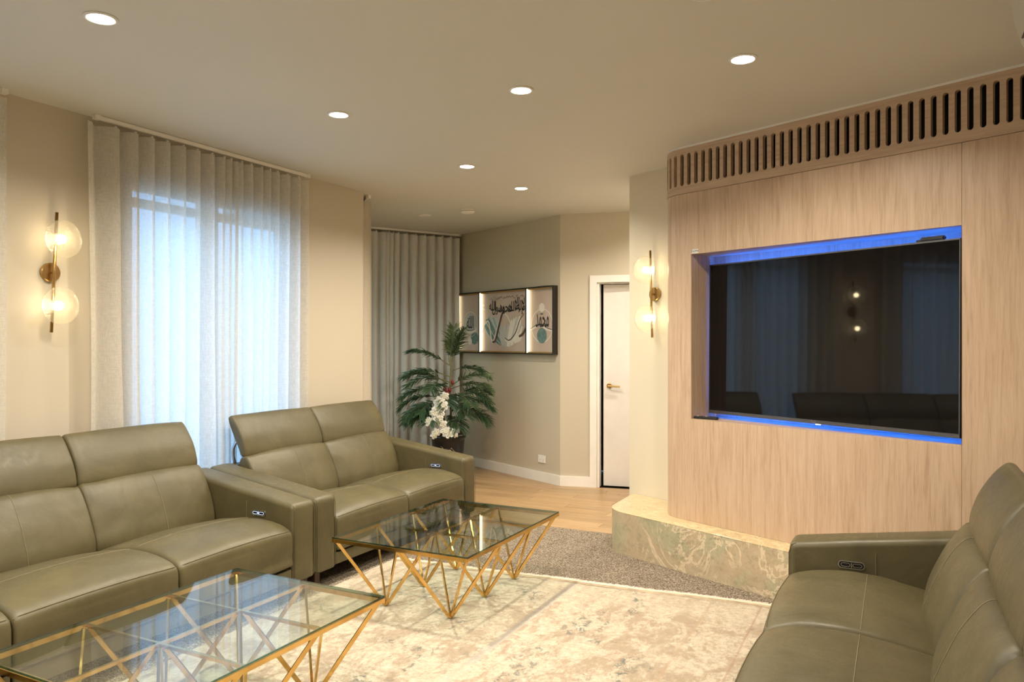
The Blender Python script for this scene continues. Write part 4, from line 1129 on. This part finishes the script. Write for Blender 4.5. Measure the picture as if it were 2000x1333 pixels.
# ------------------------------------------------------------------ glass tables
def table(cx, cy, label, rz=0.0):
    LX, LY, H = .845, 1.12, .407; TZ = H-RZ
    t = thing('coffee_table', label, 'coffee table', (cx, cy, RZ), rz, None)
    zt = TZ-.008; rw = .020; rh = .020; z = zt-rh/2; x0, x1, y0, y1 = -LX/2+.008, LX/2-.008, -LY/2+.008, LY/2-.008
    for a, b in (((x0, y0), (x0, y1)), ((x1, y0), (x1, y1)), ((x0, y0), (x1, y0)), ((x0, y1), (x1, y1))):
        d = (Vector(b)-Vector(a)).normalized()*rw/2; sgn = 1 if a[0] == b[0] else -1
        MB().bar((a[0]-d.x*sgn, a[1]-d.y*sgn, z), (b[0]+d.x*sgn, b[1]+d.y*sgn, z), rw, rh).build('frame_rail', gold, t, bevel=.0012)
    cw, cl = (x1-x0)/2, (y1-y0)/3
    MB().bar((0, y0+rw/2, z+.004), (0, y1-rw/2, z+.004), .012, .012).build('cross_rail', gold, t)
    for k in (1, 2):
        for a, b in ((x0+rw/2, -.006), (.006, x1-rw/2)):
            MB().bar((a, y0+cl*k, z+.004), (b, y0+cl*k, z+.004), .012, .012).build('cross_rail', gold, t)
    for i in range(2):
        for j in range(3):
            ax, ay = x0+cw*(i+.5), y0+cl*(j+.5)
            for dx in (-1, 1):
                for dy in (-1, 1):
                    top = (ax+dx*(cw/2-.010), ay+dy*(cl/2-.010), zt-rh+.002 if (abs(ax+dx*cw/2) > .1) else zt-.012)
                    MB().bar((ax+dx*.007, ay+dy*.007, .010), top, .010, .017).build('leg_rod', gold, t, bevel=.001, seg=1)
            MB().box(ax-.011, ay-.011, .0005, ax+.011, ay+.011, .016).build('foot', gold, t, bevel=.003)
    # glass sheet: clear faces with green edges
    gx, gy = LX/2, LY/2; vs = [(-gx,-gy,zt+.0005), (gx,-gy,zt+.0005), (gx,gy,zt+.0005), (-gx,gy,zt+.0005), (-gx,-gy,TZ), (gx,-gy,TZ), (gx,gy,TZ), (-gx,gy,TZ)]
    g_ = mesh('glass_top', vs, [(0,3,2,1), (4,5,6,7), (0,1,5,4), (1,2,6,5), (2,3,7,6), (3,0,4,7)], glass_m, t)
    g_.data.materials.append(edge_m)
    for p in g_.data.polygons: p.material_index = 1 if abs(p.normal.z) < .5 else 0
    return t
table(-2.297, 3.760, 'gold-framed glass coffee table farther away, in front of the two-seat sofa')
table(-2.322, 2.003, 'gold-framed glass coffee table nearest the viewer, at the lower left')

# ------------------------------------------------------------------ potted palm with white flowers
PX, PY = -4.30, 6.93
palm = thing('potted_palm', 'green palm in a glossy black pot with white flowers, beside the grey curtain', 'potted plant', (PX, PY, 0))
pot_prof = [(0, .002), (.125, .002), (.132, .02), (.15, .15), (.168, .30), (.178, .40), (.180, .425), (.194, .432), (.197, .452), (.188, .460), (.174, .458), (.168, .43), (0, .42)]
MB().lathe(pot_prof, 44).build('pot', black_gloss, palm, smooth=True)
vd = Vector((-PX, -PY)).normalized(); pr_ = Vector((-vd.y, vd.x))
if pr_.x < 0: pr_ = -pr_
def pv(a, b, z): q = pr_*a+vd*b; return Vector((q.x, q.y, z))      # a = to the right in view, b = towards the viewer
mo = MB(); rp_ = random.Random(2)
for k in range(3):
    pts = [];  a0 = -.08+.05*k
    for i in range(12):
        u = i/11; a = a0+.09*u+.012*math.sin(u*9+k); z = .34-.07*u+.02*math.cos(u*8+k*2); rad = .173
        b = math.sqrt(max(0, rad*rad-a*a))+.004; pts.append(pv(a, b, z))
    mo.tube(pts, .0025, 5)
mo.build('pot_motif', chrome, palm)
soil = MB().lathe([(0, .418), (.165, .418), (.165, .428), (0, .432)], 24); soil.build('soil', plain('potting_soil', (.05, .03, .02), .9), palm)
peb_m = plain('pebbles', (.55, .38, .22), .5, var=.4, vscale=20)
for i in range(16):
    a = rp_.uniform(-.06, .15); b = rp_.uniform(.0, .12); s_ = rp_.uniform(.012, .02)
    m_ = MB(); m_.lathe([(max(.0004, s_*math.cos(-PI/2+PI*q/6)), .65*s_*math.sin(-PI/2+PI*q/6)) for q in range(7)], 8, None, pv(a, b*.9, .44+rp_.uniform(0, .012)))
    m_.build('pebble', peb_m, palm, smooth=True)
leaf_m = (lambda M: M.done(M.bsdf(M.ramp(M.noise(M.coord(), 9, 3), [(.3, (.018, .045, .020)), (.7, (.055, .11, .045))]), .42)))(Mat('palm_leaf'))
leaf2_m = (lambda M: M.done(M.bsdf(M.ramp(M.noise(M.coord(), 9, 3), [(.3, (.07, .12, .05)), (.7, (.14, .20, .09))]), .45)))(Mat('young_palm_leaf'))
stem_m = plain('palm_stem', (.16, .15, .06), .5)
def frond(base, tipdir, L, droop, mat, seed, wid=.15, stemfrac=.25):
    rnd = random.Random(seed); b = Vector(base); d = Vector(tipdir).normalized(); N_ = 20; pts = [b.copy()]; cur = b.copy(); dd = d.copy()
    for i in range(N_):
        dd = (dd+Vector((0, 0, -droop/N_*(.4+1.4*i/N_)))).normalized(); cur = cur+dd*L/N_; pts.append(cur.copy())
    mb = MB()
    for i in range(int(N_*stemfrac), N_+1):
        for sub in (0, .33, .66) if i < N_ else (0,):
            t = (i+sub)/N_; p = pts[i] if sub == 0 or i == N_ else pts[i].lerp(pts[i+1], sub)
            tan = (pts[min(i+1, N_)]-pts[max(i-1, 0)]).normalized()
            side = tan.cross(Vector((0, 0, 1)))
            side = side.normalized() if side.length > .05 else pr_.to_3d()
            up = side.cross(tan)
            u = (t-stemfrac)/(1-stemfrac); ll = wid*(.55+.65*math.sin(PI*min(1, max(.05, .15+u*.70))))*rnd.uniform(.85, 1.12)
            for sg in (-1, 1):
                dl = (tan*(.55+.5*u)+side*sg*rnd.uniform(.8, 1.15)+up*rnd.uniform(-.25, .45)).normalized()
                w_ = .0050; q1 = p+dl*ll*.5+Vector((0, 0, -.004)); q2 = p+dl*ll+Vector((0, 0, -ll*rnd.uniform(.08, .32)))
                pe = dl.cross(vd.to_3d()).normalized()*w_ if rnd.random() < .6 else dl.cross(up).normalized()*w_
                mb.add([p-pe*.4, p+pe*.4, q1+pe, q1-pe, q2], [(0,1,2,3), (3,2,4)])
    o = mb.build('frond', mat, palm)
    MB().tube([p for p in pts], .004, 6, rs=[.0055-.0035*i/N_ for i in range(N_+1)]).build('stalk', stem_m, o)
trunk_pts = [pv(.02, .0, .43), pv(.03, .01, .7), pv(.02, .0, .95), pv(.03, 0, 1.2), pv(.02, 0, 1.30)]
MB().tube(trunk_pts, .011, 8, rs=[.014, .012, .010, .008, .006]).build('stem', stem_m, palm, smooth=True)
MB().tube([pv(-.02, .0, .43), pv(-.05, -.02, .7), pv(-.10, 0, .9)], .009, 8).build('stem', stem_m, palm, smooth=True)
MB().tube([pv(.06, .0, .43), pv(.10, .02, .62), pv(.16, .04, .78)], .008, 8).build('stem', stem_m, palm, smooth=True)
FR = [((.02,0,1.25), (.10,.1,1), .36, .15, 1), ((.03,0,1.22), (.32,.1,1), .38, .35, 0), ((.02,0,1.20), (-.9,.1,.70), .46, .8, 0), ((.03,0,1.14), (1,.15,.45), .40, 1.2, 0), ((.03,0,1.22), (.2,-.3,1), .32, .3, 0),
      ((.02,0,1.08), (-1,.2,.45), .50, .9, 0), ((.02,0,1.02), (-.9,.4,.40), .50, 1.0, 0), ((.03,0,.98), (.9,.35,.75), .42, .9, 1), ((.03,0,.95), (1,.2,.45), .44, 1.0, 1), ((0,0,1.0), (-.8,-.3,.6), .5, 1.1, 0),
      ((-.05,0,.92), (-1,.3,.35), .46, 1.0, 0), ((-.07,0,.86), (-1,.1,.20), .46, 1.0, 0), ((-.09,0,.80), (-.9,.5,.05), .42, .9, 0), ((-.09,0,.74), (-1,.3,.05), .40, .9, 0), ((-.05,0,.80), (-.7,.7,.2), .38, 1.1, 0),
      ((.10,.02,.90), (1,.4,.35), .36, 1.2, 0), ((.10,.02,.82), (1,.2,.30), .38, 1.1, 0), ((.12,.02,.74), (1,.4,.15), .34, 1.2, 0), ((.14,.02,.66), (1,.3,.30), .30, 1.2, 1), ((.10,.02,.88), (.7,-.4,.5), .38, 1.2, 0),
      ((.03,0,.86), (.6,.8,.35), .36, 1.2, 0), ((-.02,0,.95), (-.4,.8,.5), .38, 1.2, 0), ((.02,0,.78), (.5,.8,.1), .32, .9, 0), ((-.02,0,.74), (-.5,.8,.1), .36, 1.0, 0), ((.02,.0,.66), (.3,.9,.1), .30, 1.1, 0),
      ((-.03,0,.70), (-.8,.3,.2), .40, 1.1, 0), ((.0,0,.88), (0,.9,.2), .30, 1.2, 0)]
for i, (b, d, L_, dr, mt_) in enumerate(FR):
    q = pv(*b); dv = pr_*d[0]+vd*d[1]; frond(q, (dv.x, dv.y, d[2]), L_, dr, leaf2_m if mt_ else leaf_m, 10+i)
frond(pv(.02, 0, 1.2), (pr_*(-.18)).to_3d()+Vector((0, 0, 1)), .26, .1, leaf2_m, 44, .05, .55)
petal_m = plain('white_petal', (.86, .85, .78), .5, var=.05)
bud_m = plain('flower_heart', (.75, .72, .45), .5)
FL = [(-.03, .20, .86, .045), (-.085, .22, .80, .060), (-.05, .24, .765, .055), (-.11, .23, .735, .045), (-.13, .24, .69, .058), (-.07, .24, .70, .05), (-.095, .26, .625, .055), (-.19, .24, .60, .05),
      (-.05, .25, .57, .05), (-.02, .26, .50, .055), (.01, .27, .475, .05), (.05, .25, .495, .04), (-.12, .25, .49, .045), (-.145, .25, .455, .035), (.08, .22, .455, .028)]
rr_ = random.Random(8)
for a, b, z, s_ in FL:
    c = pv(a-.005, b+.03, z+.03); s_ *= 1.1; mb = MB(); ax = (vd.to_3d()+Vector((rr_.uniform(-.4, .4), rr_.uniform(-.4, .4), rr_.uniform(-.1, .5)))).normalized()
    u = ax.cross(Vector((0, 0, 1))).normalized(); v = u.cross(ax)
    for lay in range(3):
        for k in range(5):
            th = 2*PI*k/5+lay*.6; dr_ = u*math.cos(th)+v*math.sin(th); pe = ax.cross(dr_); rad = s_*(1-.27*lay); h = .010*lay
            pts = [c+ax*h, c+dr_*rad*.45+pe*rad*.42+ax*(h+.006), c+dr_*rad*.9+pe*rad*.30+ax*(h+.010+.006*lay), c+dr_*rad+ax*(h+.004), c+dr_*rad*.9-pe*rad*.30+ax*(h+.010+.006*lay), c+dr_*rad*.45-pe*rad*.42+ax*(h+.006), c+dr_*rad*.55+ax*(h+.015)]
            mb.add(pts, [(0,1,6), (1,2,6), (2,3,6), (3,4,6), (4,5,6), (5,0,6)])
    o = mb.build('flower', petal_m, palm); 
    mb2 = MB(); mb2.lathe([(max(.0004, .009*math.cos(-PI/2+PI*q/6)), .009*math.sin(-PI/2+PI*q/6)) for q in range(7)], 8, None, c+ax*.028); mb2.build('flower_centre', bud_m, o, smooth=True)
sprig = MB().tube([pv(.0, .15, .45), pv(-.05, .20, .60), pv(-.09, .22, .75), pv(-.03, .18, .87)], .004, 6); sprig.build('flower_stem', stem_m, palm)
sprig = MB().tube([pv(-.03, .17, .46), pv(-.10, .23, .53), pv(-.145, .245, .44)], .003, 6); sprig.build('flower_stem', stem_m, palm)
red_m = plain('red_berry', (.20, .012, .015), .45)
for a, z in ((.07, 1.035), (.075, 1.02), (.0, .97), (.04, .955), (.01, .94), (-.01, .955), (.05, .94), (.03, .92)):
    m_ = MB(); m_.lathe([(max(.0004, .015*math.cos(-PI/2+PI*q/6)), .020*math.sin(-PI/2+PI*q/6)) for q in range(7)], 8, None, pv(a-.03, .10, z)); m_.build('red_bud', red_m, palm, smooth=True)
